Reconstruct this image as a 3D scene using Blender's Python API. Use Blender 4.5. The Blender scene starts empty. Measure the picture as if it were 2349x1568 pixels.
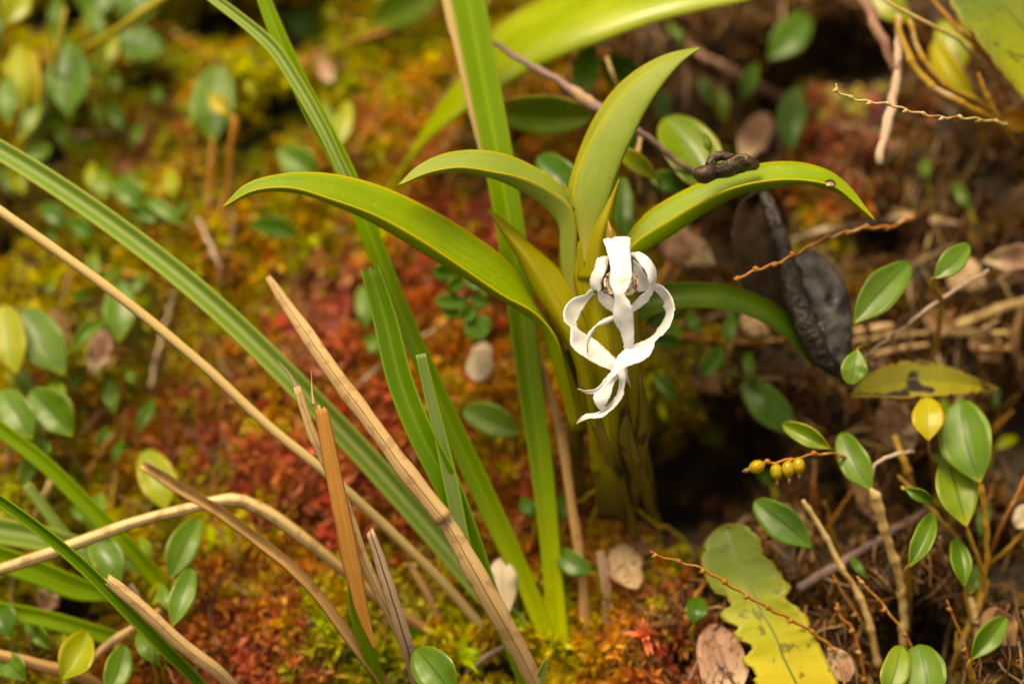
import bpy, math, random
import numpy as np
from mathutils import Vector, Matrix, Euler, noise as mnoise
random.seed(7); RNG = np.random.default_rng(7)
scene = bpy.context.scene
col = scene.collection
R = math.radians

# ------------------------------------------------------------------ camera
DIST = 1.30                      # camera to flower, metres
PITCH = 25.0
FOC = Vector((0, 0, 0.60))       # the flower's place
cam_d = bpy.data.cameras.new("camera"); cam = bpy.data.objects.new("camera", cam_d); col.objects.link(cam)
cam.rotation_euler = (R(90 - PITCH), 0, 0)
CM = cam.rotation_euler.to_matrix()
VIEW = CM @ Vector((0, 0, -1)); CUP = CM @ Vector((0, 1, 0)); CRT = CM @ Vector((1, 0, 0))
cam.location = FOC - VIEW * DIST
cam_d.lens = 100; cam_d.sensor_width = 36; cam_d.clip_start = 0.05; cam_d.clip_end = 100
cam_d.dof.use_dof = True; cam_d.dof.focus_distance = DIST - 0.003; cam_d.dof.aperture_fstop = 1.9
cam_d.dof.aperture_blades = 9
scene.camera = cam

# ------------------------------------------------------------------ sky and sun (overcast)
w = bpy.data.worlds.new("World"); scene.world = w; w.use_nodes = True
nt = w.node_tree; nt.nodes.clear()
sky = nt.nodes.new("ShaderNodeTexSky"); sky.sky_type = 'NISHITA'; sky.sun_disc = False
SUN_EL, SUN_AZ = 76.0, 250.0      # azimuth clockwise from +Y
sky.sun_elevation = R(SUN_EL); sky.sun_rotation = R(SUN_AZ); sky.air_density = 1.0; sky.dust_density = 6.0; sky.ozone_density = 1.0
hs = nt.nodes.new("ShaderNodeHueSaturation"); hs.inputs['Saturation'].default_value = 0.05
bgn = nt.nodes.new("ShaderNodeBackground"); bgn.inputs['Strength'].default_value = 0.12
on = nt.nodes.new("ShaderNodeOutputWorld")
nt.links.new(sky.outputs[0], hs.inputs['Color']); nt.links.new(hs.outputs[0], bgn.inputs['Color']); nt.links.new(bgn.outputs[0], on.inputs['Surface'])
sd = bpy.data.lights.new("sun", 'SUN'); sun = bpy.data.objects.new("sun", sd); col.objects.link(sun)
sd.energy = 1.3; sd.angle = R(25); sd.color = (1.0, 0.93, 0.80)
az, el = R(SUN_AZ), R(SUN_EL)
sdir = Vector((math.sin(az) * math.cos(el), math.cos(az) * math.cos(el), math.sin(el)))
sun.rotation_euler = sdir.to_track_quat('Z', 'Y').to_euler(); sun.location = (0, -1, 3)
vs = scene.view_settings
vs.view_transform = 'Standard'; vs.look = 'None'; vs.gamma = 1; vs.use_curve_mapping = False
vs.exposure = 0.98
vs.use_white_balance = True; vs.white_balance_temperature = 9700; vs.white_balance_tint = 12

# ------------------------------------------------------------------ pixel helpers: photo seen 2349 x 1568, depth d in cm behind the flower
S = 0.036 / 0.100 * DIST / 2349
ORG = np.array(cam.location); VV = np.array(VIEW); UU = np.array(CUP); RR = np.array(CRT)
def P3(a):
    """array (...,3) of (px, py, depth cm) -> world"""
    a = np.asarray(a, float); dep = DIST + a[..., 2] / 100.0; k = S * dep / DIST
    return ORG + VV * dep[..., None] + RR * ((a[..., 0] - 1174.5) * k)[..., None] + UU * ((784 - a[..., 1]) * k)[..., None]
def P(x, y, d): return Vector(P3((x, y, d)))

HOLES = [(1590,1090,170,120,9.5),(1500,1170,150,60,5.5),(1930,140,150,75,8.0),(1790,230,70,80,6),(510,45,120,55,8.0),(690,50,70,70,7.5),
         (2010,545,80,60,5.5),(640,255,40,90,3.0),(20,560,60,50,3.0),(1190,340,40,70,3.0),(2120,1130,90,90,5.5),(2110,1470,110,80,5),
         (1740,520,90,80,5.0),(120,40,120,50,3.0),(160,1400,90,60,2.0),(1150,1530,70,40,2.0),(2330,980,90,140,5.5),(1930,1150,60,120,4.5),
         (320,190,60,30,3.0),(700,240,40,60,2.0),(120,330,60,60,2.0),(1720,1010,110,80,6.5),(2270,1270,90,90,4.5),(1560,1520,40,40,2.5),
         (560,320,60,40,2.0),(2000,330,60,40,-1.5),(820,300,130,90,-1.2),(600,170,90,50,-1.5),(880,950,220,160,-1.0),(700,1400,120,90,-0.8),(1450,1440,120,90,-1.0)]
def bank(x, y):
    d = 11.5 + (784 - y) / 784 * 6.5 - (x - 1174) / 1174 * 1.6
    for hx, hy, rx, ry, dp in HOLES:
        q = ((x - hx) / rx) ** 2 + ((y - hy) / ry) ** 2
        if q < 9: d += dp * math.exp(-q)
    d += 1.5 * mnoise.noise((x / 250, y / 210, 1.3)) + 0.8 * mnoise.noise((x / 95, y / 80, 5.1)) + 0.35 * mnoise.noise((x / 38, y / 32, 9.7))
    return d

# ------------------------------------------------------------------ materials
def lin(r, g, b):
    f = lambda c: (c / 255 / 12.92) if c / 255 <= 0.04045 else ((c / 255 + 0.055) / 1.055) ** 2.4
    return (f(r), f(g), f(b), 1)
def _n(t, typ, **kw):
    n = t.nodes.new(typ)
    for k, v in kw.items(): setattr(n, k, v)
    return n
def _mix(t, fac, a, b):
    m = _n(t, "ShaderNodeMix", data_type='RGBA')
    if isinstance(fac, float): m.inputs[0].default_value = fac
    else: t.links.new(fac, m.inputs[0])
    for s, v in ((6, a), (7, b)):
        if isinstance(v, tuple): m.inputs[s].default_value = v
        else: t.links.new(v, m.inputs[s])
    return m.outputs[2]
def _ramp(t, src, lo, hi, a=0.0, b=1.0):
    m = _n(t, "ShaderNodeMapRange", interpolation_type='SMOOTHSTEP'); t.links.new(src, m.inputs[0])
    m.inputs[1].default_value = lo; m.inputs[2].default_value = hi; m.inputs[3].default_value = a; m.inputs[4].default_value = b
    return m.outputs[0]
def _math(t, op, a, b=None):
    m = _n(t, "ShaderNodeMath", operation=op)
    for i, v in enumerate((a, b)):
        if v is None: continue
        if isinstance(v, (int, float)): m.inputs[i].default_value = v
        else: t.links.new(v, m.inputs[i])
    return m.outputs[0]
MATS = {}
def leaf_mat(name, c1, c2, rib=None, ribw=0.03, margin=None, marw=0.05, rough=0.38, streak=0.5, trans=0.30, spots=None, spot_k=1.0, tipw=.06, spot_t=0.66, spot_s=90,
             tip=None, tip0=0.85, base=None, base1=0.25, bump=0.25, spec=0.38, nsc=45, lines=26, bdist=.0008):
    m = bpy.data.materials.new(name); m.use_nodes = True; t = m.node_tree; t.nodes.clear()
    out = _n(t, "ShaderNodeOutputMaterial"); b = _n(t, "ShaderNodeBsdfPrincipled")
    uv = _n(t, "ShaderNodeUVMap"); sep = _n(t, "ShaderNodeSeparateXYZ"); t.links.new(uv.outputs[0], sep.inputs[0])
    u, v = sep.outputs[0], sep.outputs[1]
    tc = _n(t, "ShaderNodeTexCoord"); oi = _n(t, "ShaderNodeObjectInfo")
    add = _n(t, "ShaderNodeVectorMath", operation='ADD'); t.links.new(tc.outputs['Object'], add.inputs[0]); t.links.new(oi.outputs['Random'], add.inputs[1])
    no = _n(t, "ShaderNodeTexNoise"); no.inputs['Scale'].default_value = nsc; no.inputs['Detail'].default_value = 5; t.links.new(add.outputs[0], no.inputs['Vector'])
    cmb = _n(t, "ShaderNodeCombineXYZ"); t.links.new(_math(t, 'MULTIPLY', u, 2.5), cmb.inputs[0]); t.links.new(_math(t, 'MULTIPLY', v, float(lines)), cmb.inputs[1]); t.links.new(_math(t, 'MULTIPLY', oi.outputs['Random'], 30.0), cmb.inputs[2])
    st = _n(t, "ShaderNodeTexNoise"); st.inputs['Scale'].default_value = 1.0; st.inputs['Detail'].default_value = 3; t.links.new(cmb.outputs[0], st.inputs['Vector'])
    f = _math(t, 'ADD', _math(t, 'MULTIPLY', no.outputs[0], 1 - streak), _math(t, 'MULTIPLY', st.outputs[0], streak))
    f = _ramp(t, f, 0.36, 0.64)
    c = _mix(t, f, c1, c2)
    if base: c = _mix(t, _ramp(t, u, 0.0, base1, 1, 0), c, base)
    if tip: c = _mix(t, _ramp(t, _math(t, 'ADD', u, _math(t, 'MULTIPLY', no.outputs[0], tipw)), tip0, tip0 + tipw), c, tip)
    if spots:
        sn = _n(t, "ShaderNodeTexNoise"); sn.inputs['Scale'].default_value = spot_s; sn.inputs['Detail'].default_value = 2; t.links.new(add.outputs[0], sn.inputs['Vector'])
        c = _mix(t, _ramp(t, sn.outputs[0], spot_t, spot_t + 0.04, 0, spot_k), c, spots)
    av = _math(t, 'ABSOLUTE', _math(t, 'SUBTRACT', v, 0.5))
    if rib: c = _mix(t, _ramp(t, av, ribw * 0.3, ribw, 1, 0), c, rib)
    if margin: c = _mix(t, _ramp(t, av, 0.5 - marw, 0.5 - marw * 0.4), c, margin)
    t.links.new(c, b.inputs['Base Color'])
    t.links.new(_ramp(t, no.outputs[0], 0.3, 0.7, rough - 0.06, rough + 0.1), b.inputs['Roughness'])
    b.inputs['Specular IOR Level'].default_value = spec
    bp = _n(t, "ShaderNodeBump"); bp.inputs['Strength'].default_value = bump; bp.inputs['Distance'].default_value = bdist
    hh = _math(t, 'ADD', _math(t, 'MULTIPLY', st.outputs[0], min(1.0, streak * 1.6)), _math(t, 'MULTIPLY', no.outputs[0], 0.6)); t.links.new(hh, bp.inputs['Height']); t.links.new(bp.outputs[0], b.inputs['Normal'])
    if trans > 0:
        tr = _n(t, "ShaderNodeBsdfTranslucent"); t.links.new(c, tr.inputs[0]); ms = _n(t, "ShaderNodeMixShader"); ms.inputs[0].default_value = trans
        t.links.new(b.outputs[0], ms.inputs[1]); t.links.new(tr.outputs[0], ms.inputs[2]); t.links.new(ms.outputs[0], out.inputs[0])
    else: t.links.new(b.outputs[0], out.inputs[0])
    MATS[name] = m; return m
def attr_mat(name, rough=0.5, trans=0.2, bump=0.0, scale=400):
    m = bpy.data.materials.new(name); m.use_nodes = True; t = m.node_tree; t.nodes.clear()
    out = _n(t, "ShaderNodeOutputMaterial"); b = _n(t, "ShaderNodeBsdfPrincipled"); a = _n(t, "ShaderNodeAttribute", attribute_name='tint')
    tc = _n(t, "ShaderNodeTexCoord"); no = _n(t, "ShaderNodeTexNoise"); no.inputs['Scale'].default_value = scale; t.links.new(tc.outputs['Object'], no.inputs['Vector'])
    mm = _n(t, "ShaderNodeMix", data_type='RGBA', blend_type='MULTIPLY'); mm.inputs[0].default_value = 1.0
    t.links.new(a.outputs[0], mm.inputs[6]); gr = _n(t, "ShaderNodeCombineColor"); r = _ramp(t, no.outputs[0], 0.3, 0.7, 0.75, 1.2)
    for i in range(3): t.links.new(r, gr.inputs[i])
    t.links.new(gr.outputs[0], mm.inputs[7]); t.links.new(mm.outputs[2], b.inputs['Base Color']); b.inputs['Roughness'].default_value = rough
    if bump:
        bp = _n(t, "ShaderNodeBump"); bp.inputs['Strength'].default_value = bump; bp.inputs['Distance'].default_value = 0.003; t.links.new(no.outputs[0], bp.inputs['Height']); t.links.new(bp.outputs[0], b.inputs['Normal'])
    if trans:
        tr = _n(t, "ShaderNodeBsdfTranslucent"); t.links.new(mm.outputs[2], tr.inputs[0]); ms = _n(t, "ShaderNodeMixShader"); ms.inputs[0].default_value = trans
        t.links.new(b.outputs[0], ms.inputs[1]); t.links.new(tr.outputs[0], ms.inputs[2]); t.links.new(ms.outputs[0], out.inputs[0])
    else: t.links.new(b.outputs[0], out.inputs[0])
    MATS[name] = m; return m
L4 = lambda r, g, b: (r, g, b, 1)
YM = L4(.42, .36, .015)
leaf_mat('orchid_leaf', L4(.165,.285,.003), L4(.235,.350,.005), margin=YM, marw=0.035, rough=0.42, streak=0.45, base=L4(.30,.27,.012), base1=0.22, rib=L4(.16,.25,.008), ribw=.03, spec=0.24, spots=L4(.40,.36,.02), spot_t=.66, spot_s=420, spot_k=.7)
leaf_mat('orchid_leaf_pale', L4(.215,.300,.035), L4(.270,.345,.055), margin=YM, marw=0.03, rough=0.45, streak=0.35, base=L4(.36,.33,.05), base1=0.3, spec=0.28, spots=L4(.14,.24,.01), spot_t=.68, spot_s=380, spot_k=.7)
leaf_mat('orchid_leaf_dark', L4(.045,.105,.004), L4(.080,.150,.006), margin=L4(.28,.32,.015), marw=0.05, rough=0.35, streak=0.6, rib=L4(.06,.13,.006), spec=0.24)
leaf_mat('orchid_leaf_grey', L4(.26,.36,.010), L4(.33,.42,.018), margin=L4(.46,.44,.05), marw=0.05, rough=0.27, streak=0.35, rib=L4(.29,.38,.02), spec=.55)
leaf_mat('sheath', L4(.255,.245,.008), L4(.330,.285,.010), margin=L4(.34,.19,.012), marw=0.045, rough=0.48, streak=0.6, spots=L4(.25,.11,.02), spot_t=.70, spot_s=70, rib=L4(.30,.25,.01), spec=0.22)
leaf_mat('stem_sheath', L4(.24,.225,.008), L4(.330,.285,.010), margin=L4(.34,.19,.012), marw=0.03, rough=0.48, streak=0.75, spots=L4(.25,.11,.02), spot_t=.68, spot_s=60, base=L4(.075,.055,.008), base1=.30, lines=12, spec=0.2)
leaf_mat('old_sheath', L4(.10,.085,.008), L4(.20,.15,.012), margin=L4(.22,.13,.02), rough=0.55, streak=0.7, spots=L4(.07,.035,.008), spot_t=.6, spot_s=60)
leaf_mat('sedge', L4(.135,.265,.004), L4(.185,.330,.006), rib=L4(.23,.37,.010), ribw=.07, margin=L4(.24,.34,.012), marw=.06, rough=0.36, streak=0.75, base=L4(.44,.50,.010), base1=.28, spec=0.28)
leaf_mat('sedge_deep', L4(.085,.205,.004), L4(.120,.255,.005), rib=L4(.15,.29,.014), ribw=.08, margin=L4(.20,.34,.02), marw=.07, rough=0.36, streak=0.75, spec=0.28)
leaf_mat('sedge_pale', L4(.150,.290,.030), L4(.200,.340,.050), rib=L4(.36,.48,.15), ribw=.16, margin=L4(.34,.44,.08), marw=.2, rough=0.32, streak=0.65)
leaf_mat('sedge_grey', L4(.17,.27,.07), L4(.22,.32,.10), margin=L4(.22,.40,.02), marw=.14, rough=0.4, streak=0.6)
leaf_mat('straw', L4(.50,.34,.12), L4(.66,.50,.23), rough=0.45, streak=0.85, trans=.12, margin=L4(.32,.18,.05), marw=.12, lines=56)
leaf_mat('straw_brown', L4(.38,.20,.065), L4(.56,.35,.14), rough=0.5, streak=0.85, trans=.12, rib=L4(.20,.09,.025), ribw=.03, margin=L4(.26,.13,.04), marw=.08, spots=L4(.24,.11,.03), spot_t=.62, spot_s=60, spot_k=.45, lines=56)
leaf_mat('straw_tan', L4(.46,.29,.12), L4(.62,.43,.21), rough=0.5, streak=0.85, trans=.12, rib=L4(.16,.065,.02), ribw=.035, spots=L4(.30,.16,.06), spot_t=.56, spot_s=150, spot_k=.45, lines=56)
leaf_mat('straw_orange', L4(.36,.15,.025), L4(.50,.24,.055), rough=0.42, streak=0.85, trans=.12, margin=L4(.34,.14,.03), marw=.12, spots=L4(.22,.085,.015), spot_t=.64, spot_s=55, lines=40, spot_k=.45)
leaf_mat('straw_grey', L4(.38,.25,.16), L4(.50,.36,.25), rough=0.55, streak=0.85, trans=.1, rib=L4(.11,.05,.02), ribw=.09, spots=L4(.17,.09,.05), spot_t=.62, spot_s=220, spot_k=.45, lines=56)
leaf_mat('straw_bent', L4(.56,.40,.17), L4(.72,.56,.29), rough=0.45, streak=0.8, trans=.12, margin=L4(.36,.20,.06), marw=.15, base=L4(.44,.22,.06), base1=.55, spots=L4(.40,.22,.08), spot_t=.56, spot_s=110, spot_k=.6, lines=56)
leaf_mat('half_dead', L4(.36,.15,.025), L4(.48,.23,.05), rough=0.42, streak=0.85, trans=.12, base=L4(.20,.32,.012), base1=.30)
G1, G2 = L4(.075,.175,.010), L4(.115,.225,.014)
leaf_mat('shoot_green', G1, G2, rib=L4(.045,.11,.006), ribw=.05, margin=L4(.20,.26,.02), marw=.035, rough=0.30, streak=0.3, base=L4(.26,.30,.01), base1=.15, lines=9)
leaf_mat('shoot_dark', L4(.045,.135,.006), L4(.080,.185,.010), rib=L4(.03,.08,.006), ribw=.05, spec=.3, margin=L4(.16,.22,.02), marw=.03, rough=0.32, streak=0.3, lines=9)
leaf_mat('shoot_lime', L4(.23,.29,.008), L4(.33,.36,.012), rib=L4(.19,.26,.008), ribw=.05, margin=L4(.42,.34,.02), marw=.07, rough=0.30, streak=0.3, lines=9)
leaf_mat('shoot_yellow', L4(.36,.33,.008), L4(.46,.40,.014), rib=L4(.28,.30,.008), ribw=.04, margin=L4(.44,.24,.015), marw=.07, rough=0.33, streak=0.3, lines=9)
leaf_mat('shoot_mixed', L4(.10,.20,.012), L4(.18,.27,.014), rib=L4(.07,.15,.008), ribw=.05, margin=L4(.32,.30,.03), marw=.04, rough=0.28, streak=0.3, base=L4(.36,.34,.01), base1=.3, lines=9)
leaf_mat('aged_leaf', L4(.32,.36,.008), L4(.44,.42,.012), rib=L4(.11,.16,.008), ribw=.025, margin=L4(.34,.28,.02), marw=.04, rough=0.45, streak=0.35, spots=L4(.10,.09,.008), spot_t=.60, spot_s=170, spot_k=.7, base=L4(.62,.48,.03), base1=.6, tip=L4(.11,.18,.010), tip0=.62, tipw=.42)
leaf_mat('spotted_leaf', L4(.24,.24,.012), L4(.36,.31,.02), rib=L4(.17,.19,.01), ribw=.03, rough=0.5, streak=0.5, spots=L4(.025,.015,.008), spot_t=.55, spot_s=42, tip=L4(.035,.022,.014), tip0=.88, margin=L4(.38,.24,.02))
leaf_mat('orange_leaf', L4(.50,.22,.008), L4(.56,.34,.012), rib=L4(.4,.16,.01), rough=0.35, streak=0.3, spots=L4(.2,.05,.01), spot_t=.68)
leaf_mat('dead_beige', L4(.42,.26,.13), L4(.60,.44,.26), rib=L4(.34,.20,.09), ribw=.04, rough=0.55, streak=0.6, spots=L4(.30,.15,.07), spot_t=.6, spot_s=260, margin=L4(.34,.18,.08), lines=18)
leaf_mat('dead_pink', L4(.36,.18,.11), L4(.52,.32,.20), rib=L4(.26,.12,.07), ribw=.04, rough=0.55, streak=0.6, spots=L4(.24,.11,.06), spot_t=.58, spot_s=260, lines=18, base=L4(.62,.50,.30), base1=.6)
leaf_mat('dead_cream', L4(.58,.46,.30), L4(.72,.62,.46), rib=L4(.46,.32,.18), ribw=.03, rough=0.5, streak=0.5, lines=18)
leaf_mat('dead_brown', L4(.20,.10,.04), L4(.32,.17,.07), rough=0.55, streak=0.6, spots=L4(.10,.045,.02), spot_t=.58, spot_s=60, lines=18)
leaf_mat('black_leaf', L4(.020,.017,.016), L4(.085,.076,.072), rough=0.36, streak=0.0, trans=0, spots=L4(.40,.24,.10), spot_t=.61, spot_s=34, bump=.8, nsc=110, bdist=.004)
leaf_mat('black_leaf_brown', L4(.018,.009,.004), L4(.040,.020,.009), rough=0.68, spec=.2, streak=0.5, trans=0, bump=0.7, bdist=.003, spots=L4(.10,.05,.02), spot_t=.68, spot_s=60)
leaf_mat('black_rib', L4(.016,.012,.010), L4(.045,.034,.028), rough=0.42, streak=0.0, trans=0, bump=1.0, nsc=220, bdist=.006)
leaf_mat('wood_black', L4(.014,.009,.006), L4(.060,.036,.022), rough=0.36, streak=0.0, trans=0, bump=1.0, nsc=170, bdist=.005, spots=L4(.22,.12,.06), spot_t=.62, spot_s=130)
leaf_mat('twig_purple', L4(.16,.10,.08), L4(.27,.18,.15), rough=0.5, streak=0.5, trans=0, bump=.6, spots=L4(.36,.22,.12), spot_t=.58, spot_s=45)
leaf_mat('twig_pink', L4(.22,.10,.06), L4(.36,.20,.14), rough=0.55, streak=0.4, trans=0, bump=.8, spots=L4(.42,.30,.22), spot_t=.60, spot_s=90)
leaf_mat('twig_pale', L4(.40,.27,.18), L4(.62,.48,.34), rough=0.55, streak=0.6, trans=0, bump=.8, spots=L4(.18,.09,.05), spot_t=.6, spot_s=70)
leaf_mat('stem_gold', L4(.32,.16,.016), L4(.46,.28,.035), rough=0.42, streak=0.6, trans=.05, bump=.4, spots=L4(.46,.32,.16), spot_t=.62, spot_s=50)
leaf_mat('stem_orange', L4(.30,.10,.012), L4(.44,.19,.03), rough=0.42, streak=0.5, trans=.05, bump=.5, spots=L4(.46,.30,.14), spot_t=.6, spot_s=120)
leaf_mat('stem_green', L4(.24,.22,.012), L4(.36,.28,.02), rough=0.42, streak=0.5, trans=.05, spots=L4(.34,.16,.03), spot_t=.6, spot_s=60)
leaf_mat('stem_pale', L4(.42,.27,.08), L4(.60,.44,.20), rough=0.48, streak=0.6, trans=.05, bump=.5, spots=L4(.26,.12,.03), spot_t=.6, spot_s=60)
leaf_mat('capsule', L4(.30,.24,.010), L4(.46,.26,.012), rough=0.13, streak=0.7, trans=.1, bump=.5, lines=7, spots=L4(.16,.20,.01), spot_t=.58, spot_s=120)
leaf_mat('capsule_tip', L4(.10,.05,.03), L4(.30,.15,.08), rough=0.5, trans=0)
leaf_mat('bract', L4(.38,.22,.04), L4(.52,.34,.09), rough=0.5, streak=0.7)
leaf_mat('column', L4(.16,.012,.02), L4(.26,.03,.03), rough=0.35, trans=.1, base=L4(.62,.42,.03), base1=.4)
leaf_mat('petal', L4(.83,.85,.88), L4(.87,.90,.94), rough=0.40, streak=0.6, trans=.36, bump=.45, rib=L4(.86,.86,.82), ribw=.2, lines=24, tip=L4(.74,.66,.46), tip0=.955)
leaf_mat('lip', L4(.66,.58,.36), L4(.74,.68,.46), rough=0.4, streak=0.2, trans=.25, spots=L4(.26,.035,.07), spot_t=.50, spot_s=380, nsc=200)
leaf_mat('rim', L4(.02,.01,.005), L4(.05,.025,.01), rough=.4, trans=0)
leaf_mat('root', L4(.50,.36,.22), L4(.66,.52,.38), rough=.5, trans=0, bump=.8, nsc=120)
def glass():
    m = bpy.data.materials.new('water'); m.use_nodes = True; b = m.node_tree.nodes['Principled BSDF']
    b.inputs['Transmission Weight'].default_value = 1; b.inputs['Roughness'].default_value = 0.02; b.inputs['IOR'].default_value = 1.33
    b.inputs['Base Color'].default_value = (1, 1, 1, 1); MATS['water'] = m
glass()

# ------------------------------------------------------------------ mesh helpers
ORIG = {}
def mesh_obj(name, verts, faces, mat, parent=None, origin=None, uv=None, smooth=True, thick=0.0, sub=0):
    o3 = np.array(ORIG[parent]) if parent is not None else (np.array(origin) if origin is not None else np.zeros(3))
    me = bpy.data.meshes.new(name); me.from_pydata((np.asarray(verts) - o3).tolist(), [], faces)
    if uv is not None:
        lay = me.uv_layers.new(name='UVMap'); vi = np.empty(len(me.loops), int); me.loops.foreach_get('vertex_index', vi)
        lay.data.foreach_set('uv', np.asarray(uv, float)[vi].ravel())
    me.materials.append(MATS[mat])
    if smooth: me.polygons.foreach_set('use_smooth', [True] * len(me.polygons))
    ob = bpy.data.objects.new(name, me); col.objects.link(ob)
    if parent is not None: ob.parent = parent
    else: ob.location = o3.tolist()
    ORIG[ob] = o3
    if thick:
        sm = ob.modifiers.new('solid', 'SOLIDIFY'); sm.thickness = thick; sm.offset = 0
    return ob
def tag(o, label, cat, group=None):
    o['label'] = label; o['category'] = cat
    if group: o['group'] = group
    return o
def thing(name, label, cat, loc, group=None):
    o = bpy.data.objects.new(name, None); col.objects.link(o); o.location = loc; o.empty_display_size = 0.01
    ORIG[o] = np.array(loc, float); return tag(o, label, cat, group)
def resample(pts, n):
    """smooth curve through the points, n samples"""
    p = np.asarray(pts, float)
    if len(p) == 2: return p[0] + (p[1] - p[0]) * np.linspace(0, 1, n)[:, None]
    seg = np.sqrt(((p[1:, :2] - p[:-1, :2]) ** 2).sum(1)) + 1e-6; tt = np.concatenate([[0], np.cumsum(seg)]); tt /= tt[-1]
    m = np.zeros_like(p); dl = (p[1:] - p[:-1]) / (tt[1:] - tt[:-1])[:, None]; h = (tt[1:] - tt[:-1])
    m[1:-1] = (dl[:-1] * h[1:, None] + dl[1:] * h[:-1, None]) / (h[:-1] + h[1:])[:, None]; m[0] = dl[0]; m[-1] = dl[-1]
    q = np.linspace(0, 1, n); k = np.clip(np.searchsorted(tt, q, side='right') - 1, 0, len(p) - 2)
    hh = h[k][:, None]; s = ((q - tt[k]) / h[k])[:, None]
    return (2*s**3-3*s**2+1)*p[k] + (s**3-2*s**2+s)*hh*m[k] + (-2*s**3+3*s**2)*p[k+1] + (s**3-s**2)*hh*m[k+1]
def with_d(pts, d):
    if len(pts[0]) == 3: return np.asarray(pts, float)
    p = np.asarray(pts, float); seg = np.sqrt(((p[1:] - p[:-1]) ** 2).sum(1)); t = np.concatenate([[0], np.cumsum(seg)]); t /= t[-1]
    dd = np.interp(t, np.linspace(0, 1, len(d)), d) if hasattr(d, '__len__') else np.full(len(p), float(d))
    return np.column_stack([p, dd])
def grid_faces(n, m, closed=False):
    f = []
    for i in range(n - 1):
        for j in range(m if closed else m - 1):
            a = i * m + j; b = i * m + (j + 1) % m; f.append((a, b, b + m, a + m))
    return f
def loft(name, rails, mat, parent=None, n=36, m=9, ds=None, bow=0.0, thick=0.0005, origin_at=None, ragged=0, wob=0.0, flip=False, frill=0.0):
    """surface through 2+ rails of (px,py[,d]); u runs base(0) -> tip(1) along the rails, v across"""
    rs = [resample(with_d(r, ds[i] if ds else None), n) for i, r in enumerate(rails)]
    k = len(rs); A = np.stack(rs, 1)                      # n,k,3
    q = np.linspace(0, 1, m); G = np.zeros((n, m, 3))
    if k == 2:
        G = A[:, :1] * (1 - q)[None, :, None] + A[:, 1:] * q[None, :, None]; G[:, :, 2] += bow * np.sin(np.pi * q)[None, :]
    elif k == 3:                                            # quadratic arch through the three rails, softened V
        a, b, c = A[:, 0:1], A[:, 1:2], A[:, 2:3]; qq = q[None, :, None]
        lin_ = np.where(qq < .5, a + (b - a) * qq * 2, b + (c - b) * (qq * 2 - 1))
        quad = a * (2*(qq-.5)*(qq-1)) + b * (-4*qq*(qq-1)) + c * (2*qq*(qq-.5))
        G = lin_ * 0.45 + quad * 0.55; G[:, :, 2] += bow * np.sin(np.pi * q)[None, :]
    else:
        for i in range(n): G[i] = resample(A[i] + np.array([[0, 0, 1e-4 * x] for x in range(k)]), m)
    if frill:
        e = np.abs(q - .5) * 2; e = e ** 3
        for i in range(n):
            for j in range(m): G[i, j, 2] += .06 * e[j] * mnoise.noise((i * .55, j * 9.0, 4.0)); G[i, j, :2] += frill * .45 * e[j] * np.array([mnoise.noise((i * .8, j * 7.0, 1.0)), mnoise.noise((i * .8, j * 7.0, 2.0))])
    if wob:
        for i in range(n):
            for j in range(m):
                G[i, j, 2] += wob * mnoise.noise((G[i, j, 0] / 30, G[i, j, 1] / 30, 3.0))
    if ragged:
        dirv = G[-1, :, :2] - G[-2, :, :2]; dirv /= (np.linalg.norm(dirv, axis=1)[:, None] + 1e-6)
        G[-1, :, :2] += dirv * (RNG.random(m) ** 2 * ragged)[:, None]
    W = P3(G).reshape(-1, 3); u = np.linspace(0, 1, n)
    uv = np.stack([np.repeat(u, m), np.tile(q, n)], 1)
    f = grid_faces(n, m)
    if flip: f = [t[::-1] for t in f]
    og = None if parent is not None else (W[m // 2] if origin_at is None else origin_at)
    return mesh_obj(name, W, f, mat, parent, og, uv, thick=thick)
def blade(name, pts, d, mat, parent=None, keel=0.25, tilt=0.0, n=44, m=9, thick=0.0005, ragged=0, twist=None):
    """pts: (px,py,apparent width px) from base to tip; keel = depth of the V in parts of the width"""
    p = with_d([q[:2] for q in pts], d); full = np.column_stack([p, [q[2] for q in pts]])
    r = resample(full, n); c = r[:, :3]; wd = np.maximum(r[:, 3], 0.6)
    if mat.startswith('straw'):
        sd_ = random.random() * 60; ll = np.concatenate([[0], np.cumsum(np.linalg.norm(c[1:, :2] - c[:-1, :2], axis=1))])
        wd = wd * np.array([1 + .13 * mnoise.noise((sd_, x / 70, 0)) + .05 * mnoise.noise((sd_, x / 16, 3)) for x in ll]); c[:, 0] += [1.2 * mnoise.noise((sd_, x / 45, 8)) for x in ll]; c[:, 1] += [1.2 * mnoise.noise((sd_, x / 45, 11)) for x in ll]
    tg = np.gradient(c[:, :2], axis=0); tg /= np.linalg.norm(tg, axis=1)[:, None] + 1e-9; pr = np.column_stack([-tg[:, 1], tg[:, 0]])
    tw = np.full(n, tilt) if twist is None else np.interp(np.linspace(0, 1, n), np.linspace(0, 1, len(twist)), twist)
    cm = S * 100
    A = c.copy(); A[:, :2] += pr * (wd / 2)[:, None]; A[:, 2] += tw * wd * cm
    B = c.copy(); B[:, :2] -= pr * (wd / 2)[:, None]; B[:, 2] -= tw * wd * cm
    M = c.copy(); M[:, 2] += keel * wd * cm
    return loft(name, [A.tolist(), M.tolist(), B.tolist()], mat, parent, n=n, m=m, thick=thick, ragged=ragged)
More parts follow.
